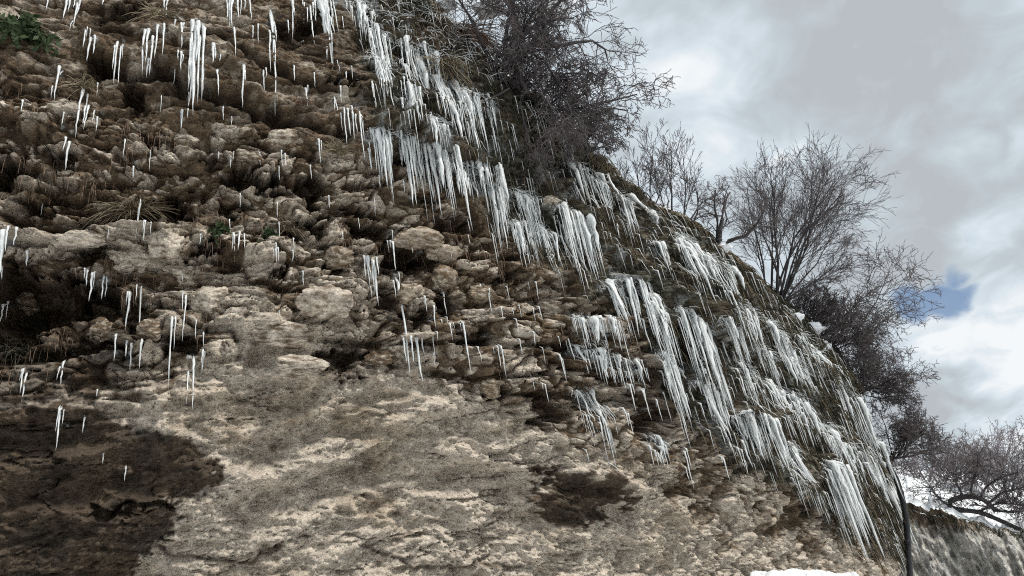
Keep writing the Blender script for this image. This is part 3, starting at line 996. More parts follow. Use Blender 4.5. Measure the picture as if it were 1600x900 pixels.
FALLS = [
    ([(500, -6), (519, -4)], 22, 55, 95, 2.6, 'dense white ice curtain cut by the top of the picture, left of the icy belt'),
    ([(573, 32), (592, 45), (606, 62)], 30, 45, 125, 2.0, 'tall thin curtain of icicles at the upper left edge of the icy belt'),
    ([(620, 66), (636, 72), (652, 88)], 26, 20, 60, 2.2, 'short ice fringe directly above the tallest white ice column'),
    ([(624, 95), (638, 92), (654, 100)], 46, 85, 125, 2.7, 'tallest white ice column in the upper icy belt, left of the hanging red grass'),
    ([(628, 142), (640, 140), (652, 148)], 40, 45, 78, 2.6, 'lower tier of the white ice column, just above the long icicle ledge'),
    ([(580, 84), (592, 92), (606, 108)], 26, 40, 80, 1.8, 'slim second tier of icicles under the tall thin curtain by the belt edge'),
    ([(545, -4), (562, 4), (580, 18)], 20, 25, 60, 1.7, 'thin icicles cut by the top edge at the upper corner of the icy belt'),
    ([(664, 180), (682, 186), (700, 196)], 22, 25, 50, 1.7, 'short thin icicles between the solid curtain and the long icicle ledge'),
    ([(1180, 540), (1192, 548), (1206, 560)], 30, 30, 60, 1.8, 'thin pale ice veil below the fine threads right of the tall bare tree'),
    ([(655, 72), (668, 78), (684, 92)], 20, 30, 62, 1.8, 'small curtain of thin icicles right of the top of the tallest ice column'),
    ([(672, 116), (684, 122), (692, 132)], 24, 50, 80, 2.0, 'narrow ice curtain between the tallest column and the hanging red grass'),
    ([(692, 130), (704, 130), (714, 136)], 30, 60, 95, 2.3, 'solid white ice curtain left of the hanging red grass'),
    ([(716, 138), (730, 142), (748, 150)], 42, 50, 105, 2.0, 'broad ragged ice curtain hanging beneath the red grass'),
    ([(757, 156), (768, 160)], 12, 35, 55, 1.7, 'narrow ice curtain under a black rock right of the red grass'),
    ([(576, 206), (592, 204), (606, 206)], 34, 45, 95, 2.0, 'ice curtain at the left end of the long icicle ledge'),
    ([(625, 210), (645, 222), (668, 238), (700, 250)], 52, 50, 100, 2.3, 'long row of pointed icicles along the middle of the sloping ledge'),
    ([(700, 248), (738, 262), (774, 276)], 62, 45, 75, 2.6, 'thick white ice fringe at the right end of the sloping ledge'),
    ([(756, 286), (772, 290), (790, 300)], 36, 50, 110, 2.0, 'thin ice curtain just below the right end of the sloping ledge'),
    ([(800, 296), (818, 302), (838, 312)], 34, 40, 100, 2.0, 'curtain of thin icicles left of the broad icefall'),
    ([(797, 345), (810, 348), (818, 356)], 20, 35, 65, 2.2, 'small white ice curtain low down left of the broad icefall'),
    ([(822, 350), (840, 352), (860, 372)], 26, 45, 75, 1.8, 'row of slender icicles touching the left of the broad icefall'),
    ([(866, 322), (888, 330), (914, 350)], 74, 65, 120, 2.5, 'broad icefall in the middle of the icy belt below a pale boulder'),
    ([(884, 252), (905, 262), (930, 276), (946, 290)], 44, 45, 88, 1.9, 'high ice curtain near the rim above the broad icefall'),
    ([(965, 304), (974, 310), (982, 322)], 26, 45, 72, 2.3, 'cream tongue of ice alone on the mossy face near the rim'),
    ([(1016, 330), (1022, 332)], 6, 28, 44, 1.8, 'small pair of thin ice spikes just below the rim'),
    ([(1018, 378), (1024, 382)], 10, 50, 78, 2.4, 'single slanting white ice tongue on dark moss between two curtains'),
    ([(1054, 366), (1066, 370), (1078, 380)], 46, 60, 100, 2.5, 'long white ice tongue hanging from the rim left of the trees'),
    ([(1092, 392), (1106, 402), (1118, 412)], 26, 40, 66, 1.8, 'thin ice curtain under the rim below the dark little tree'),
    ([(1124, 410), (1134, 416), (1142, 424)], 26, 45, 76, 2.3, 'thick short ice tongue under the rim left of the tall bare tree'),
    ([(944, 440), (970, 438), (1002, 444), (1034, 486)], 96, 55, 125, 2.4, 'wide sloping icefall below the middle of the mossy face'),
    ([(1060, 480), (1078, 492), (1102, 520)], 76, 75, 145, 2.6, 'largest white icefall right of the wide sloping one'),
    ([(1030, 548), (1042, 556), (1056, 572)], 46, 65, 110, 2.5, 'pointed white icefall ending in bare brown rock, below the wide sloping one'),
    ([(893, 494), (912, 494), (942, 514)], 52, 25, 55, 2.2, 'small stepped ice cap on the brown rock left of the wide sloping icefall'),
    ([(888, 540), (920, 544), (962, 562), (994, 568)], 62, 30, 62, 2.0, 'lower step of ice beneath the small ice cap on brown rock'),
    ([(898, 610), (916, 622), (934, 640)], 38, 45, 90, 1.7, 'lacy grey icicle bunch lowest on the brown rock in mid picture'),
    ([(1014, 684), (1024, 686), (1036, 694)], 22, 24, 46, 1.9, 'small lone ice clump low on the brown rock, left of the wide ice shelf'),
    ([(1086, 596), (1108, 606), (1128, 630)], 40, 45, 95, 2.2, 'slanting ice curtain between the largest icefall and the wide ice shelf'),
    ([(1140, 652), (1168, 642), (1212, 662)], 82, 45, 95, 2.6, 'wide bright ice shelf with long teeth low on the mossy face'),
    ([(1122, 496), (1138, 508), (1150, 530)], 36, 40, 80, 1.9, 'thin icefall right of the top of the largest icefall'),
    ([(1152, 476), (1166, 486), (1180, 500)], 34, 35, 70, 1.9, 'icefall under the rim below the trunks of the tall bare tree'),
    ([(1146, 560), (1160, 566), (1176, 584)], 40, 45, 85, 2.3, 'white icefall right of the largest icefall, above the wide ice shelf'),
    ([(1196, 500), (1208, 510), (1224, 528)], 36, 35, 75, 1.8, 'fine ice threads under the rim right of the tall bare tree'),
    ([(1190, 590), (1204, 600), (1222, 615)], 42, 45, 80, 2.3, 'white icefall just above the right end of the wide ice shelf'),
    ([(1228, 610), (1244, 618), (1260, 632)], 46, 40, 70, 2.3, 'compact bluish white icefall right of the wide ice shelf'),
    ([(1220, 545), (1240, 560), (1258, 580)], 36, 35, 65, 1.7, 'thin grey ice veil above the compact bluish icefall'),
    ([(1246, 520), (1262, 536), (1280, 560)], 36, 40, 75, 1.7, 'fine ice veil running down from the rim above the last curtains'),
    ([(1278, 662), (1290, 666), (1304, 676)], 34, 35, 62, 2.3, 'short white icefall left of the broad upper ice panel'),
    ([(1228, 690), (1238, 706), (1246, 725)], 34, 45, 90, 2.0, 'slender icefall left of the lowest icefall'),
    ([(1284, 720), (1304, 722), (1322, 736)], 84, 70, 135, 2.5, 'lowest and whitest icefall, ending near the snow bank'),
    ([(1314, 692), (1340, 698), (1370, 718)], 70, 38, 66, 2.6, 'broad upper ice panel at the right edge above the black pipe'),
    ([(1302, 598), (1326, 612), (1350, 636)], 60, 55, 95, 1.9, 'long ice strands beneath the rim near the right corner'),
    ([(1350, 640), (1370, 664), (1392, 700)], 50, 45, 85, 2.0, 'last ice strands on the right outline of the cliff'),
    ([(1378, 738), (1386, 748), (1393, 764)], 24, 50, 100, 2.3, 'smooth white ice sheet on the corner beside the black pipe'),
]
for f in FALLS:
    icefall(*f)

# fine ice threads lost in the moss belt: nobody could count them
sel = np.flatnonzero((moss.ravel() > .6) & vis.ravel() & (GX.ravel() > 560))
dsel = 1 / GD.ravel()[sel] ** 0
sel = sel[rng.random(len(sel)) < np.clip(GD.ravel()[sel] / 14, .2, 1) ** -2 * .3]
pick = rng.choice(sel, 600, replace=False)
sd_ = np.stack([GX.ravel()[pick], GY.ravel()[pick], rng.uniform(10, 40, len(pick)), rng.uniform(.45, .95, len(pick))], 1)
part_lines = icicles(sd_, 3)
tag(part('ice_threads', part_lines, ICE, None, 4), 'fine ice threads all over the mossy face', kind='stuff')

sel = np.flatnonzero((polysd(GX, GY, [(540, -20), (700, -20), (745, 60), (760, 130), (690, 100), (600, 60)]) > 0).ravel() & vis.ravel())
pick = rng.choice(sel, 170, replace=False)
tag(part('frosted_stems', frost(np.stack([GX.ravel()[pick], GY.ravel()[pick]], 1), 2, 24, .62), ICE, None, 3), 'lace of frosted dead stems at the top of the icy belt', kind='stuff')

SOLO = [
    # upper left slabs
    (160, -4, 12, 1.6), (75, -4, 18, 1.5), (108, 5, 32, 2.2), (112, 10, 24, 2.0), (120, 5, 36, 2), (125, 0, 22, 1.8), (135, 52, 25, 1.8), (143, 60, 33, 2.2), (150, 62, 25, 2),
    (260, -2, 34, 2), (278, 80, 14, 1.4), (283, 82, 28, 1.8), (275, 25, 22, 1.8), (283, 30, 36, 2), (365, 50, 45, 1.7), (333, 80, 28, 3), (340, 105, 38, 2), (386, -4, 30, 1.6), (394, 52, 18, 1.3),
    (96, 118, 46, 2.4), (113, 207, 40, 2.2), (98, 200, 18, 1.4), (37, 165, 18, 1.3), (285, 188, 26, 2), (293, 192, 14, 1.2), (295, 150, 26, 1.3), (348, 170, 22, 1.3), (212, 255, 18, 1.5),
    (360, 250, 17, 1.3), (455, 0, 54, 2), (448, 35, 20, 1.5), (475, -2, 30, 1.7), (482, 10, 70, 2), (490, -2, 36, 2.2), (537, -2, 18, 1.6), (459, 112, 22, 1.6), (475, 143, 32, 1.8),
    (532, 128, 24, 2), (520, 165, 24, 1.6), (536, 178, 56, 1.8), (553, 165, 74, 2), (497, 225, 36, 1.9), (445, 240, 20, 1.3), (405, 248, 22, 1.8), (484, 258, 22, 1.3), (433, 275, 22, 1.3), (410, 132, 36, 1.6),
    (192, 64, 54, 1.6), (185, 62, 56, 2), (560, 168, 40, 1.6),
    # bouldery band
    (42, 420, 22, 2), (32, 390, 26, 2), (18, 480, 46, 2), (35, 475, 18, 1.6), (222, 440, 62, 1.6), (291, 445, 72, 1.7), (202, 488, 58, 2.4), (271, 485, 104, 1.9),
    (115, 553, 32, 1.9), (55, 560, 42, 1.7), (50, 562, 34, 1.5), (317, 556, 32, 1.7), (318, 524, 24, 1.2), (314, 370, 16, 1.3), (218, 320, 62, 1.5), (231, 350, 30, 1.3), (237, 375, 18, 1.2),
    (605, 370, 46, 1.8), (612, 378, 44, 1.8), (430, 385, 32, 1.3), (457, 390, 18, 1.4), (471, 430, 24, 1.3), (672, 500, 36, 1.7), (673, 548, 42, 1.4), (686, 480, 38, 1.8), (693, 495, 82, 2.2),
    (745, 465, 18, 1.3), (760, 460, 40, 1.7), (770, 465, 22, 1.3), (757, 525, 36, 1.4), (772, 526, 52, 1.7), (730, 525, 26, 1.3), (640, 375, 26, 1.6), (657, 395, 14, 1.3), (688, 393, 14, 1.3),
    (640, 310, 26, 1.5), (585, 290, 22, 1.5), (512, 320, 20, 1.2), (624, 300, 20, 1.4), (870, 540, 40, 1.6), (875, 560, 46, 1.5), (812, 470, 24, 1.4), (800, 540, 26, 1.2), (848, 600, 30, 1.2),
    (822, 455, 30, 1.2), (832, 520, 24, 1.2), (1070, 705, 58, 1.8), (1064, 740, 22, 1.5), (1120, 705, 36, 1.6), (960, 630, 34, 1.5), (968, 640, 30, 1.4), (980, 605, 46, 1.6), (1000, 610, 50, 1.7), (1008, 640, 36, 1.5), (905, 700, 20, 1.1), (945, 715, 16, 1.1), (1140, 690, 40, 1.6),
    # dark wet wall
    (97, 668, 56, 1.9), (103, 666, 20, 1.2), (135, 672, 24, 1.7), (162, 735, 16, 1.2), (196, 735, 20, 1.3),
]
NAMED = [
    ([(302, 30, 100, 3.4), (308, 28, 122, 4.2), (314, 32, 105, 3.4), (318, 40, 75, 2.4), (298, 60, 60, 2.0), (312, 60, 88, 2.2), (306, 45, 95, 2.6), (300, 95, 50, 1.6), (316, 110, 32, 1.5), (310, 34, 60, 3.5)], 'fat white icicle bunch on the upper left slabs'),
    ([(422, 14, 138, 2.6), (425, 22, 80, 2.2), (419, 40, 60, 1.6), (427, 30, 34, 1.8)], 'very long slim icicle near the top, right of the fat white bunch'),
    ([(228, 60, 60, 2.2), (235, 54, 50, 2.2), (242, 54, 42, 2), (247, 50, 48, 2.2), (255, 48, 45, 2), (238, 70, 40, 1.6), (233, 108, 26, 1.7), (231, 56, 40, 1.6)], 'loose icicle bunch left of the fat white one on the upper slabs'),
    ([(352, -4, 34, 2), (358, -4, 44, 2.4), (363, -6, 46, 2.4), (368, -4, 38, 2), (374, -4, 26, 1.6)], 'icicle bunch cut by the top edge between the fat and the very long icicles'),
    ([(130, 138, 72, 2.3), (134, 158, 34, 1.8), (140, 165, 40, 1.8), (148, 175, 26, 1.5), (157, 180, 22, 1.3), (137, 150, 36, 1.4)], 'comb of icicles with dead stems under the green bush'),
    ([(378, 102, 60, 2.4), (381, 106, 24, 1.4)], 'stout icicle hanging below the end of a slab crack'),
    ([(520, 160, 20, 1.6), (530, 150, 26, 1.6), (540, 188, 42, 1.9), (546, 196, 40, 1.8), (550, 205, 30, 1.5)], 'icicles dripping from a curved icy lip left of the icy belt'),
    ([(18, 380, 95, 4.4), (14, 385, 60, 3), (24, 384, 36, 2)], 'thick slanting icicle at the left edge of the picture'),
    ([(144, 446, 22, 1.6), (150, 445, 40, 2.2), (160, 441, 34, 1.8), (167, 440, 30, 1.6), (138, 446, 14, 1.3)], 'row of short icicles across the dark left hollow'),
    ([(295, 560, 52, 1.8), (300, 558, 84, 2.2)], 'twin long icicles beside the wedge of pale stone'),
    ([(365, 350, 30, 1.8), (373, 350, 32, 2), (380, 350, 28, 1.6)], 'three short icicles beside the fern'),
    ([(562, 410, 36, 2.2), (566, 412, 48, 2), (571, 414, 40, 2.6), (578, 418, 72, 3.4), (574, 416, 56, 2.6), (582, 422, 30, 2)], 'bluish ice clump right of the tan cube-like boulder'),
    ([(617, 432, 160, 2.8), (613, 440, 30, 1.4)], 'longest lone icicle in the bouldery band'),
    ([(702, 250, 128, 3.2), (699, 252, 80, 2.2)], 'longest icicle of the sloping ledge, reaching down to the loaf-shaped boulder'),
    ([(626, 542, 42, 2.2), (633, 544, 44, 2.4), (644, 544, 72, 3.2), (652, 544, 32, 2.2), (630, 560, 30, 1.4)], 'four blunt icicles under an icy ledge below the longest lone icicle'),
    ([(180, 552, 38, 1.8), (200, 556, 26, 1.8), (207, 560, 40, 1.9), (222, 558, 40, 2.2)], 'icicles under a grey blue ice ledge, below the round grey boulder'),
]
for seeds, lab in NAMED:
    ic = icicles(seeds)
    root = empty('icicle_bunch', ic[0][0][0], lab, 'icicles', 'icicle bunches on the brown rock')
    for l in ic:
        part('icicle', [l], ICE, root, 6, .2)
for (x, y, l, r) in SOLO:
    ic = icicles([(x, y, l, r), (x + rng.choice([-1, 1]) * rng.uniform(2, 4), y + rng.uniform(0, 5), l * rng.uniform(.25, .6), r * .7)])
    for one in ic[:2 if l > 26 else 1]:
        o = part('icicle', [one], ICE, None, 6, .2)
        if y > 640 and x < 330:
            tag(o, 'short thin icicle under a lip of the dark wet wall at lower left', 'icicle', 'icicles on the dark wet wall')
        elif x < 570 and y < 290:
            tag(o, 'small separate icicle hanging from the dark upper left slabs', 'icicle', 'icicles scattered on the upper left slabs')
        else:
            tag(o, 'small separate icicle dripping from stones of the bouldery brown band', 'icicle', 'icicles scattered in the bouldery band')

# hair-thin icicles under the stones of the left face
q_ = np.flatnonzero((vis & (GX > 20) & (GX < 880) & (GY > 20) & (GY < 600) & (moss < .2) & (smoothz < .3)).ravel())
for k in rng.choice(q_, 70, replace=False):
    x, y = GX.ravel()[k], GY.ravel()[k]
    one = icicles([(x, y, rng.uniform(9, 30), rng.uniform(.7, 1.2))])[0]
    tag(part('icicle', [one], ICE, None, 6, .2), 'hair-thin tiny icicle under a stone of the brown left face', 'icicle', 'hair-thin icicles on the brown left face')
# thin white glaze of ice on the rock where the water comes down
gl = np.zeros(GX.shape, np.float32)
gn = fbm(SS * 7, ZZ * 2.2, 4, 301, .65)
for f in FALLS:
    d = linesd(GX, GY - 7, f[0])
    gl = np.maximum(gl, sstep(d, 17, 2) * .9)
for seeds, lab in NAMED:
    for q in seeds:
        gl = np.maximum(gl, sstep(np.hypot((GX - q[0]) / 1.1, (GY - q[1] + 2)), 7, 1) * .8)
for q in SOLO:
    gl = np.maximum(gl, sstep(np.hypot((GX - q[0]) / 1.1, (GY - q[1] + 1)), 5, 1) * .7)
gl = np.maximum(gl, .45 * moss * sstep(fbm(SS * 1.7, ZZ * 1.3, 3, 311), .05, .5)) * sstep(gn, -.15, .4) * front
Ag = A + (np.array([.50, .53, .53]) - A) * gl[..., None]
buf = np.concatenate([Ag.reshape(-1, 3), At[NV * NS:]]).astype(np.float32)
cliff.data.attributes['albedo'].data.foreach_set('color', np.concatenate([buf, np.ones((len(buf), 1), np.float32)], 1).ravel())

# ------------------------------------------------------------------ plants
def wdir(dx, dy, dz=0.0):
    """direction in the world for right/up/away in the photograph"""
    q = np.array([dx, dy, -dz]) @ RW.T
    return q / np.linalg.norm(q)


def grow(p, d, ln, r, lev, kids, rg, bend=.22, trop=(0, 0, .12), ang=(25, 55), rmin=.0035, out=None, lvl=0, droop=None, n0=None):
    """one branch and its branches; out[level] collects tubes"""
    n = 7 if lvl < 2 else 5
    pts = [p]
    dd = d.copy()
    tr = np.array(trop, float)
    for i in range(n - 1):
        dd = dd + rg.normal(size=3) * bend / math.sqrt(n) * 1.4 + tr / n * 1.5
        if droop is not None and lvl >= 1:
            dd = dd + np.array([0, 0, -droop]) * (i / n)
        dd /= np.linalg.norm(dd)
        pts.append(pts[-1] + dd * ln / (n - 1))
    pts = np.array(pts)
    tip = .28 if lvl < lev else .5
    rad = np.maximum(r * np.linspace(1, tip, n), rmin)
    out[min(lvl, len(out) - 1)].append((pts, rad))
    if lvl >= lev:
        return
    k = kids[lvl]
    for j in range(k):
        u_ = .22 + .78 * (j + rg.random()) / k
        i = min(int(u_ * (n - 1)), n - 2)
        f = u_ * (n - 1) - i
        q = pts[i] * (1 - f) + pts[i + 1] * f
        td = pts[i + 1] - pts[i]
        td /= np.linalg.norm(td)
        ax = np.cross(td, rg.normal(size=3))
        ax /= np.linalg.norm(ax)
        a = math.radians(rg.uniform(*ang))
        nd = td * math.cos(a) + ax * math.sin(a)
        grow(q, nd, ln * rg.uniform(.38, .68) * (1.12 - .5 * u_), max(r * (1 - .6 * u_) * rg.uniform(.4, .62), rmin), lev, kids, rg, bend, trop, ang, rmin, out, lvl + 1, droop)


def shrub(name, label, cat, group, bx, by, dist, stems, lev, kids, seed, matT=None, matC=None, ground=None, **kw):
    """stems: (dx, dy, away, length px, radius px); all leave the base near pixel bx, by"""
    rg = np.random.default_rng(seed)
    base = at_depth(bx, by, dist)
    out = [[] for _ in range(lev + 1)]
    k_ = dist / F * kw.pop('size', 1.0)
    for st in stems:
        dx, dy, dz, lp, rp = st[:5]
        ox = st[5] if len(st) > 5 else rg.normal() * 4
        p = base + wdir(1, 0) * ox * k_ + rg.normal(size=3) * np.array([.04, .15, 0])
        d = wdir(dx, dy, dz)
        if ground is not None:
            foot = p.copy()
            foot[2] = min(ground, p[2] - .02)
            out[0].append((np.linspace(foot, p, 4), np.linspace(rp * 1.25, rp, 4) * k_))
        grow(p, d, lp * k_, rp * k_, lev, kids, rg, out=out, **kw)
    root = empty(name, [base[0], base[1], ground if ground is not None else base[2]], label, cat, group)
    part('trunk', out[0], matT or BARK, root, 6)
    part('crown', [l for q in out[1:] for l in q], matC or TWIG, root, 3)
    return root


def rim_at(x):
    h = hit(x, np.interp(x, RIMX, RIMY) + 5)
    return np.linalg.norm(WG.reshape(-1, 3)[h] - CAM), ZR[h % NS]


def fan(n, a0, a1, l0, l1, r, w, rs, dz=.35):
    """stems fanned between two angles (degrees, 90 is up in the photograph)"""
    q = np.random.default_rng(rs)
    out = []
    for i in range(n):
        a = math.radians(a0 + (a1 - a0) * (i + q.random()) / n)
        out.append((math.cos(a), math.sin(a), q.uniform(-.2, dz), q.uniform(l0, l1), r * q.uniform(.7, 1.2), q.uniform(-w, w)))
    return out


# tangle on the top left of the rim
d0, z0 = rim_at(760)
shrub('tangled_shrub', 'dark tangled shrub cut by the top edge, leaning out over the rim', 'shrub', 'shrubs on the rim', 788, 92, d0 + .6,
      [(.3, 1, .1, 190, 6, 0), (.95, .6, .0, 225, 4.2, 5), (1, .42, .0, 215, 3.8, 12), (.8, .8, .0, 210, 3.6, 12)] + fan(8, 10, 100, 120, 185, 3.2, 20, 1), 3, (10, 7, 5), 11, size=.96, ground=z0, bend=.5, trop=(0, 0, -.02), ang=(25, 75), droop=.3, rmin=.0045)
d0, z0 = rim_at(830)
shrub('tangled_shrub', 'purplish black shrub with long twigs reaching right into the sky', 'shrub', 'shrubs on the rim', 838, 180, d0 + .5,
      [(.9, .75, .0, 190, 4.2, 0), (1, .5, .1, 165, 3.6, 6)] + fan(11, 5, 120, 90, 150, 3.0, 28, 2), 3, (10, 7, 5), 12, size=.86, ground=z0, bend=.5, trop=(0, 0, -.03), ang=(25, 75), droop=.35, rmin=.0045)
d0, z0 = rim_at(905)
shrub('tangled_shrub', 'low dark thicket lowest of the tangle, spilling over the rim', 'shrub', 'shrubs on the rim', 900, 228, d0 + .4,
      fan(13, -15, 150, 60, 105, 2.6, 34, 3), 3, (8, 6, 4), 13, size=.74, ground=z0, bend=.5, trop=(0, 0, -.1), ang=(25, 75), droop=.5, rmin=.0045)
d0, z0 = rim_at(800)
shrub('tangled_shrub', 'trailing leafless shrub hanging down over the moss below the rim', 'shrub', 'shrubs on the rim', 815, 150, d0 - .15,
      [(-.2, -.6, -.3, 90, 1.6, -20), (.1, -.8, -.3, 110, 1.6, 0), (.4, -.8, -.3, 110, 1.6, 20), (.7, -.7, -.2, 120, 1.6, 40), (.5, -.9, -.2, 90, 1.6, 60)], 3, (9, 7, 5), 14, bend=.45, trop=(0, 0, -.1), ang=(25, 70), droop=.4)

# saplings, little dark tree, tall bare tree
d0, z0 = rim_at(1020)
shrub('sapling', 'slim grey saplings standing apart from the tangle, leftmost trees on the skyline', 'tree', 'trees on the rim', 1010, 330, d0 + 1.6,
      [(-.12, 1, .0, 125, 1.9, -14), (.02, 1, .1, 130, 1.9, 8), (-.3, 1, .2, 95, 1.5, -22), (.25, 1, .0, 100, 1.5, 18)], 3, (10, 5, 3), 21, ground=z0, bend=.14, trop=(0, 0, .25), ang=(20, 48), size=.74)
shrub('sapling', 'slim grey saplings with tall forked tops just left of the dark little tree', 'tree', 'trees on the rim', 1060, 350, d0 + 2.2,
      [(.0, 1, .0, 150, 2.1, -8), (.14, 1, .1, 130, 1.8, 6), (-.22, 1, .1, 120, 1.7, -16), (.35, 1, .2, 95, 1.4, 14)], 3, (11, 5, 3), 22, size=.78, ground=z0, bend=.14, trop=(0, 0, .25), ang=(20, 48))
d0, z0 = rim_at(1120)
shrub('dark_little_tree', 'dark crooked little tree with a thick black trunk between saplings and tall tree', 'tree', 'trees on the rim', 1118, 388, d0 + 1.2,
      [(-.25, 1, .0, 150, 5, -6), (.35, 1, .1, 95, 4, 4), (.9, .6, .0, 80, 3, 8), (-.7, .7, .1, 70, 3, -10), (.1, 1, .3, 90, 3, 0)], 3, (8, 7, 4), 23, ground=z0, bend=.5, trop=(0, 0, .08), ang=(30, 65))
d0, z0 = rim_at(1215)
shrub('bare_tree', 'tall bare tree with many stems and a wide rounded crown against the sky', 'tree', 'trees on the rim', 1215, 470, d0 + 1.8,
      [(.0, 1, .0, 205, 3.2, -4), (-.10, 1, .1, 235, 2.4, -8), (.10, 1, .05, 240, 2.5, 2), (.28, 1, .0, 235, 2.3, 5), (.48, 1, .1, 235, 2.2, 8), (-.34, 1, .0, 215, 2.1, -12), (.70, 1, .0, 222, 2.2, 10),
       (-.05, 1, .4, 200, 2.0, 0), (.40, 1, .4, 225, 1.8, 8), (-.62, .9, .1, 160, 1.6, -14), (1, .95, .2, 150, 1.8, 12), (.2, 1, -.2, 215, 2.0, 5), (.8, 1, .3, 180, 1.7, 11), (1, .7, .1, 105, 1.5, 14), (.6, 1, -.2, 230, 1.8, 9), (-.9, .5, .1, 90, 1.2, -16)], 3, (11, 6, 4), 24, size=.84, ground=z0, bend=.25, trop=(0, 0, .05), ang=(16, 44))
# purple thickets down the rim
d0, z0 = rim_at(1285)
shrub('thicket', 'dense purplish thicket right below the tall bare tree', 'shrub', 'shrubs on the rim', 1280, 540, d0 + 1.6,
      [(1, .35, .1, 215, 1.8, 8), (1, .12, .1, 205, 1.7, 10), (1, .6, .1, 180, 1.7, 10)] + fan(17, -12, 100, 75, 150, 1.5, 30, 5) + fan(12, -30, 150, 40, 85, 1.2, 48, 9), 3, (10, 6, 4), 25, size=.82, ground=z0, bend=.4, trop=(0, 0, .0), ang=(22, 65), rmin=.005)
d0, z0 = rim_at(1345)
shrub('thicket', 'purplish thicket spreading right into the sky between the upper and the lowest thicket', 'shrub', 'shrubs on the rim', 1340, 612, d0 + 1.8,
      fan(14, -12, 95, 60, 118, 1.5, 20, 6) + fan(10, -40, 150, 30, 70, 1.1, 34, 10), 3, (10, 6, 4), 26, size=.8, ground=z0, bend=.4, trop=(0, 0, .0), ang=(22, 65), rmin=.005)
d0, z0 = rim_at(1392)
shrub('thicket', 'lowest dark thicket on the rim, just above the snow slope', 'shrub', 'shrubs on the rim', 1400, 715, d0 + 2.0,
      fan(13, 5, 100, 40, 84, 1.4, 10, 7), 3, (11, 7, 4), 27, ground=z0, bend=.4, trop=(0, 0, .02), ang=(22, 65), rmin=.005)

# far thickets beyond the snow slope
FARB = [(1448, 752, 60, 'low pale twigs on the snow just right of the main cliff'), (1492, 752, 72, 'pale purple bush above the left half of the snow slope'), (1530, 758, 80, 'pale purple bush behind the bowed trunk'),
        (1566, 768, 85, 'pale purple bush between the bowed trunk and the right edge'), (1600, 775, 90, 'pale purple bush cut by the right edge of the picture')]
for i, (x, y, h, lab) in enumerate(FARB):
    shrub('far_bush', lab, 'shrub', 'bushes on the snow slope', x, y, 38 - i * .4, [(dx, 1, rng.uniform(-.3, .3), h * rng.uniform(.55, .9), 1.2, dx * 18) for dx in (-1.2, -.9, -.6, -.4, -.2, 0, .15, .3, .5, .7, .9, 1.2)], 3, (7, 4, 3), 40 + i, matT=PALETWIG, matC=PALETWIG,
          bend=.36, trop=(0, 0, .1), ang=(22, 60), rmin=.008)
rg = np.random.default_rng(77)
DB = 31.2


def pxline(p, d, n):
    p = np.array(p, float)
    cl = np.concatenate([[0], np.cumsum(np.hypot(*np.diff(p, axis=0).T))])
    q = np.linspace(0, cl[-1], n)
    from_ = catmull(p, 12)
    c2 = np.concatenate([[0], np.cumsum(np.hypot(*np.diff(from_, axis=0).T))])
    q = np.linspace(0, c2[-1], n)
    return CAM + ray(np.interp(q, c2, from_[:, 0]), np.interp(q, c2, from_[:, 1])) * d


kb = DB / F
bow = [(pxline([(1600, 830), (1560, 812), (1528, 800), (1500, 797), (1484, 791), (1488, 781), (1508, 776), (1530, 778), (1548, 790), (1556, 800)], DB, 40), kb * np.linspace(2.6, 4.2, 40) * np.concatenate([np.ones(28), np.linspace(1, .6, 12)]))]
limbs = [[(1516, 776), (1519, 755), (1526, 735), (1528, 712)], [(1532, 778), (1540, 762), (1560, 748), (1590, 738)], [(1545, 786), (1566, 770), (1590, 764), (1625, 752)], [(1484, 791), (1466, 778), (1452, 758)], [(1530, 800), (1548, 790), (1570, 786), (1600, 790)], [(1505, 776), (1497, 760), (1490, 742)], [(1556, 798), (1585, 800), (1620, 795)]]
bl, tw = [], [[] for _ in range(3)]
for l in limbs:
    q = pxline(l, DB, 9)
    bl.append((q, kb * np.linspace(1.7, .7, 9)))
    for j in range(2, 9):
        for _ in range(3):
            dv = rg.normal(size=3) + np.array([0, 0, .5])
            grow(q[j], dv / np.linalg.norm(dv), kb * rg.uniform(18, 42), kb * .7, 2, (5, 4), rg, bend=.35, out=tw, rmin=.007)
root = empty('bowed_shrub', bow[0][0][10], 'dark bowed trunk with bare branches lying on the snow slope', 'shrub')
part('trunk', bow, BARK, root, 6, .2)
for l_ in bl:
    part('branch', [l_], BARK, root, 6)
part('crown', tw[0] + tw[1] + tw[2], TWIG, root, 3)

# black pipe down the corner
dp = np.linalg.norm(WG.reshape(-1, 3)[hit(1396, 790)] - CAM) - .1
pp = pxline([(1388, 728), (1400, 748), (1407, 770), (1413, 795), (1417, 825), (1419, 860), (1424, 930)], dp, 30)
root = empty('black_pipe', pp[-1], 'black flexible pipe hanging down the right corner of the cliff', 'pipe')
part('hose', [(pp, dp / F * np.full(30, 3.9))], RUBBER, root, 6)
part('collar', [(pp[j] + (pp[j + 1] - pp[j]) * np.linspace(0, .9, 4)[:, None], dp / F * np.full(4, 4.5)) for j in (6, 17)], RUBBER, root, 6)

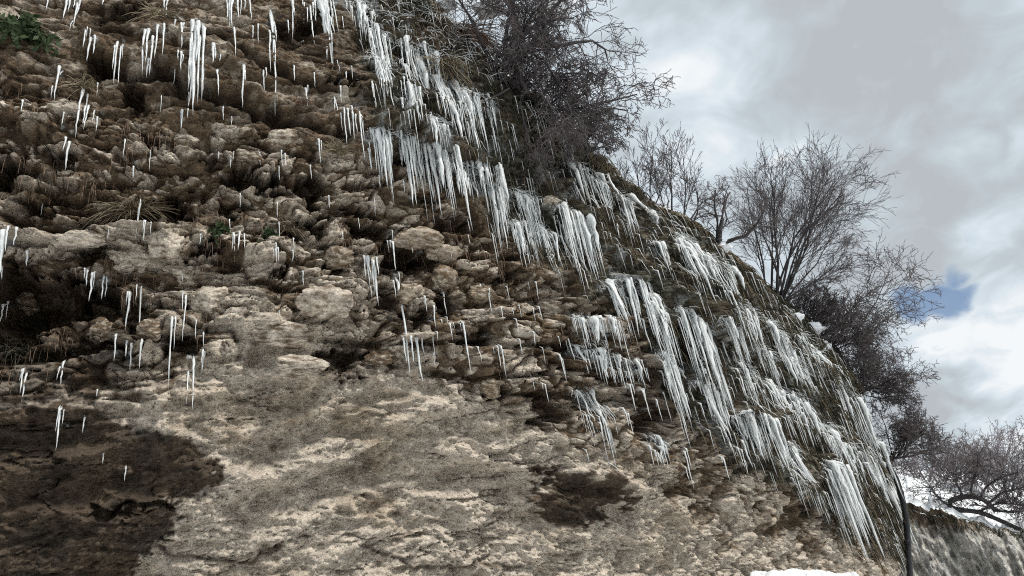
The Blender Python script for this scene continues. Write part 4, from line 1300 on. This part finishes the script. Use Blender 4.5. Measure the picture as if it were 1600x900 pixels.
# grass and trailing stems of the mossy face: one mass
def strands(pick, lmin, lmax, r, outk):
    P = WG.reshape(-1, 3)[pick]
    k_ = np.linalg.norm(P - CAM, axis=1) / F
    n3 = np.concatenate([NRM[pick % NS], np.zeros((len(pick), 1))], 1)
    t3 = np.concatenate([T[pick % NS], np.zeros((len(pick), 1))], 1)
    m = np.linspace(0, 1, 5)[None, :, None]
    ln = (k_ * rng.uniform(lmin, lmax, len(pick)))[:, None, None]
    a = (n3 * rng.uniform(.2, .9, (len(pick), 1)) + t3 * rng.normal(size=(len(pick), 1)) * .45)[:, None]
    Q = P[:, None] + a * np.sin(m * 1.5) * ln * outk + np.array([0, 0, -1.0]) * (m ** 1.7) * ln + np.array([0, 0, .15]) * np.sin(m * 3) * ln
    return [(Q[i], k_[i] * r * np.array([1, 1, .9, .7, .3])) for i in range(len(pick))]


sel = np.flatnonzero((moss.ravel() > .55) & vis.ravel())
tag(part('hanging_grass', strands(rng.choice(sel, 9000, replace=False), 8, 30, .75, .45), OLIVE, None, 3), 'dark dead grass and moss trailing over the icy face', kind='stuff')
tag(part('dry_stems', strands(rng.choice(sel, 1500, replace=False), 14, 46, .55, .4), STRAW, None, 3), 'thin straw coloured stems hanging among the ice', kind='stuff')
bsel = np.flatnonzero((rub.ravel() > .5) & vis.ravel() & (GY.ravel() < 640))
bsel = bsel[sstep(fbm(SS.ravel()[bsel] * 1.1, ZZ.ravel()[bsel] * 1.6, 3, 501), .15, .5) > rng.random(len(bsel))]
tag(part('hanging_roots', strands(rng.choice(bsel, 1300, replace=False), 8, 30, .42, .35), REDGRASS, None, 3), 'fine brown rootlets hanging between the stones', kind='stuff')
rsel = np.flatnonzero((VV.ravel() > .955) & vis.ravel() & (GX.ravel() > 560))
tag(part('rim_grass', strands(rng.choice(rsel, 3800, replace=False), 12, 40, .7, .5), STRAW, None, 3), 'straw coloured grass fringe along the rim of the cliff', kind='stuff')


fp_ = rng.integers(0, 330, 600)
fq = far[-1 - (rng.random(600) ** 2 * 14).astype(int), fp_]
fl_ = []
for q in fq:
    m = np.linspace(0, 1, 4)[:, None]
    ln = rng.uniform(.12, .55)
    fl_.append((q + np.array([rng.normal() * .3, -.35, 0]) * m * ln + np.array([0, 0, 1.0]) * (.35 * m - .95 * m ** 1.8) * ln, np.array([.012, .012, .01, .004])))
tag(part('bank_grass', fl_, OLIVE, None, 3), 'brown dead grass along the edge of the far cliff', kind='stuff')


def tuft(x, y, n, size, r, mat, label, cat='grass tuft', up=.6, name='dry_grass_tuft', spread=1.0, group='tufts growing from the rock'):
    h = hit(x, y)
    p = WG.reshape(-1, 3)[h]
    k_ = np.linalg.norm(p - CAM) / F
    n3, t3, zz = np.array([*NRM[h % NS], 0]), np.array([*T[h % NS], 0]), np.array([0, 0, 1.0])
    lines = []
    for _ in range(n):
        d = n3 * rng.uniform(.2, 1) + t3 * rng.normal() * .75 * spread + zz * (up + rng.normal() * .45)
        d /= np.linalg.norm(d)
        ln = k_ * size * rng.uniform(.45, 1.15)
        m = np.linspace(0, 1, 6)[:, None]
        q = p + t3 * rng.normal() * size * .12 * k_ + n3 * .02 + d * m * ln - zz * m ** 2.2 * ln * rng.uniform(.25, 1.0)
        lines.append((q, k_ * r * np.array([1, 1, .95, .8, .6, .25]) * rng.uniform(.7, 1.2)))
    o = part(name, lines, mat, None, 3)
    return tag(o, label, cat, group)


TUFTS = [(205, 335, 240, 58, .42, STRAW, 'large spreading tuft of dry grass above the pale shelf'), (525, 240, 110, 34, .5, STRAW, 'small pale dry grass tuft beside the smooth oval boulder'),
         (448, 362, 80, 30, .6, STRAW, 'thin dry grass tuft right of the green cushion plant'), (735, 40, 300, 80, .5, REDGRASS, 'hanging reddish dead grass at the top of the icy belt'),
         (60, 500, 90, 40, .7, OLIVE, 'dark hanging rootlets inside the left hollow'), (20, 560, 120, 55, .8, OLIVE, 'dark grass mass at the left edge below the hollow'),
         (920, 405, 70, 30, .6, REDGRASS, 'reddish dry stems between the broad icefall and the wide sloping one'), (250, 30, 60, 40, .7, STRAW, 'wispy grey grass near the top of the upper left slabs'),
         (130, 140, 60, 30, .6, STRAW, 'wisp of frosted dead stems at the head of the icicle comb'), (690, 100, 90, 50, .7, STRAW, 'pale trailing stems above the ice curtains of the upper belt'),
         (470, 165, 40, 24, .6, REDGRASS, 'few reddish stems on the slabs left of the icy belt'), (215, 790, 50, 26, .6, STRAW, 'sparse dry grass in the dark wet wall')][:-1]
for i, tf in enumerate(TUFTS):
    tuft(*tf, up=(-.5 if ('hanging' in tf[6] or 'trailing' in tf[6]) else .55))


def leafmass(x, y, n, size, leaf, label, name, cat, stems=30, arch=.5):
    h = hit(x, y)
    p = WG.reshape(-1, 3)[h]
    k_ = np.linalg.norm(p - CAM) / F
    n3, t3, zz = np.array([*NRM[h % NS], 0]), np.array([*T[h % NS], 0]), np.array([0, 0, 1.0])
    lines, Vq = [], []
    for _ in range(stems):
        d = n3 * rng.uniform(.2, 1) + t3 * rng.normal() * .8 + zz * rng.normal() * .6 + zz * .2
        d /= np.linalg.norm(d)
        ln = k_ * size * rng.uniform(.5, 1.1)
        m = np.linspace(0, 1, 6)[:, None]
        q = p + n3 * .02 + d * m * ln - zz * m ** 2 * ln * arch
        lines.append((q, k_ * .6 * np.array([1, 1, .9, .8, .6, .3])))
        for j in range(n):
            u_ = rng.uniform(.15, 1) * 5
            i = min(int(u_), 4)
            c = q[i] + (q[i + 1] - q[i]) * (u_ - i)
            a = rng.normal(size=3)
            a /= np.linalg.norm(a)
            b = np.cross(a, rng.normal(size=3))
            b /= np.linalg.norm(b)
            lf = leaf * k_ * rng.uniform(.6, 1.2)
            Vq.append([c, c + a * lf * .5 + b * lf * .22, c + a * lf, c + a * lf * .5 - b * lf * .22])
    root = empty(name, p, label, cat, 'green plants on the rock')
    part('stems', lines, OLIVE, root, 3)
    Vq = np.array(Vq).reshape(-1, 3) - np.array(root.location)
    mesh_obj('leaves', Vq, np.arange(len(Vq)).reshape(-1, 4), GREEN, root)


leafmass(35, 58, 26, 44, 11, 'green leafy bush growing on the rock at upper left corner', 'green_bush', 'bush', 44)
leafmass(343, 362, 20, 26, 8, 'small green fern beside three short icicles', 'fern', 'fern', 16, .9)
leafmass(416, 366, 22, 20, 7, 'low green cushion plant on the shelf right of the fern', 'cushion_plant', 'plant', 14, .9)
print('objects', len(bpy.data.objects))
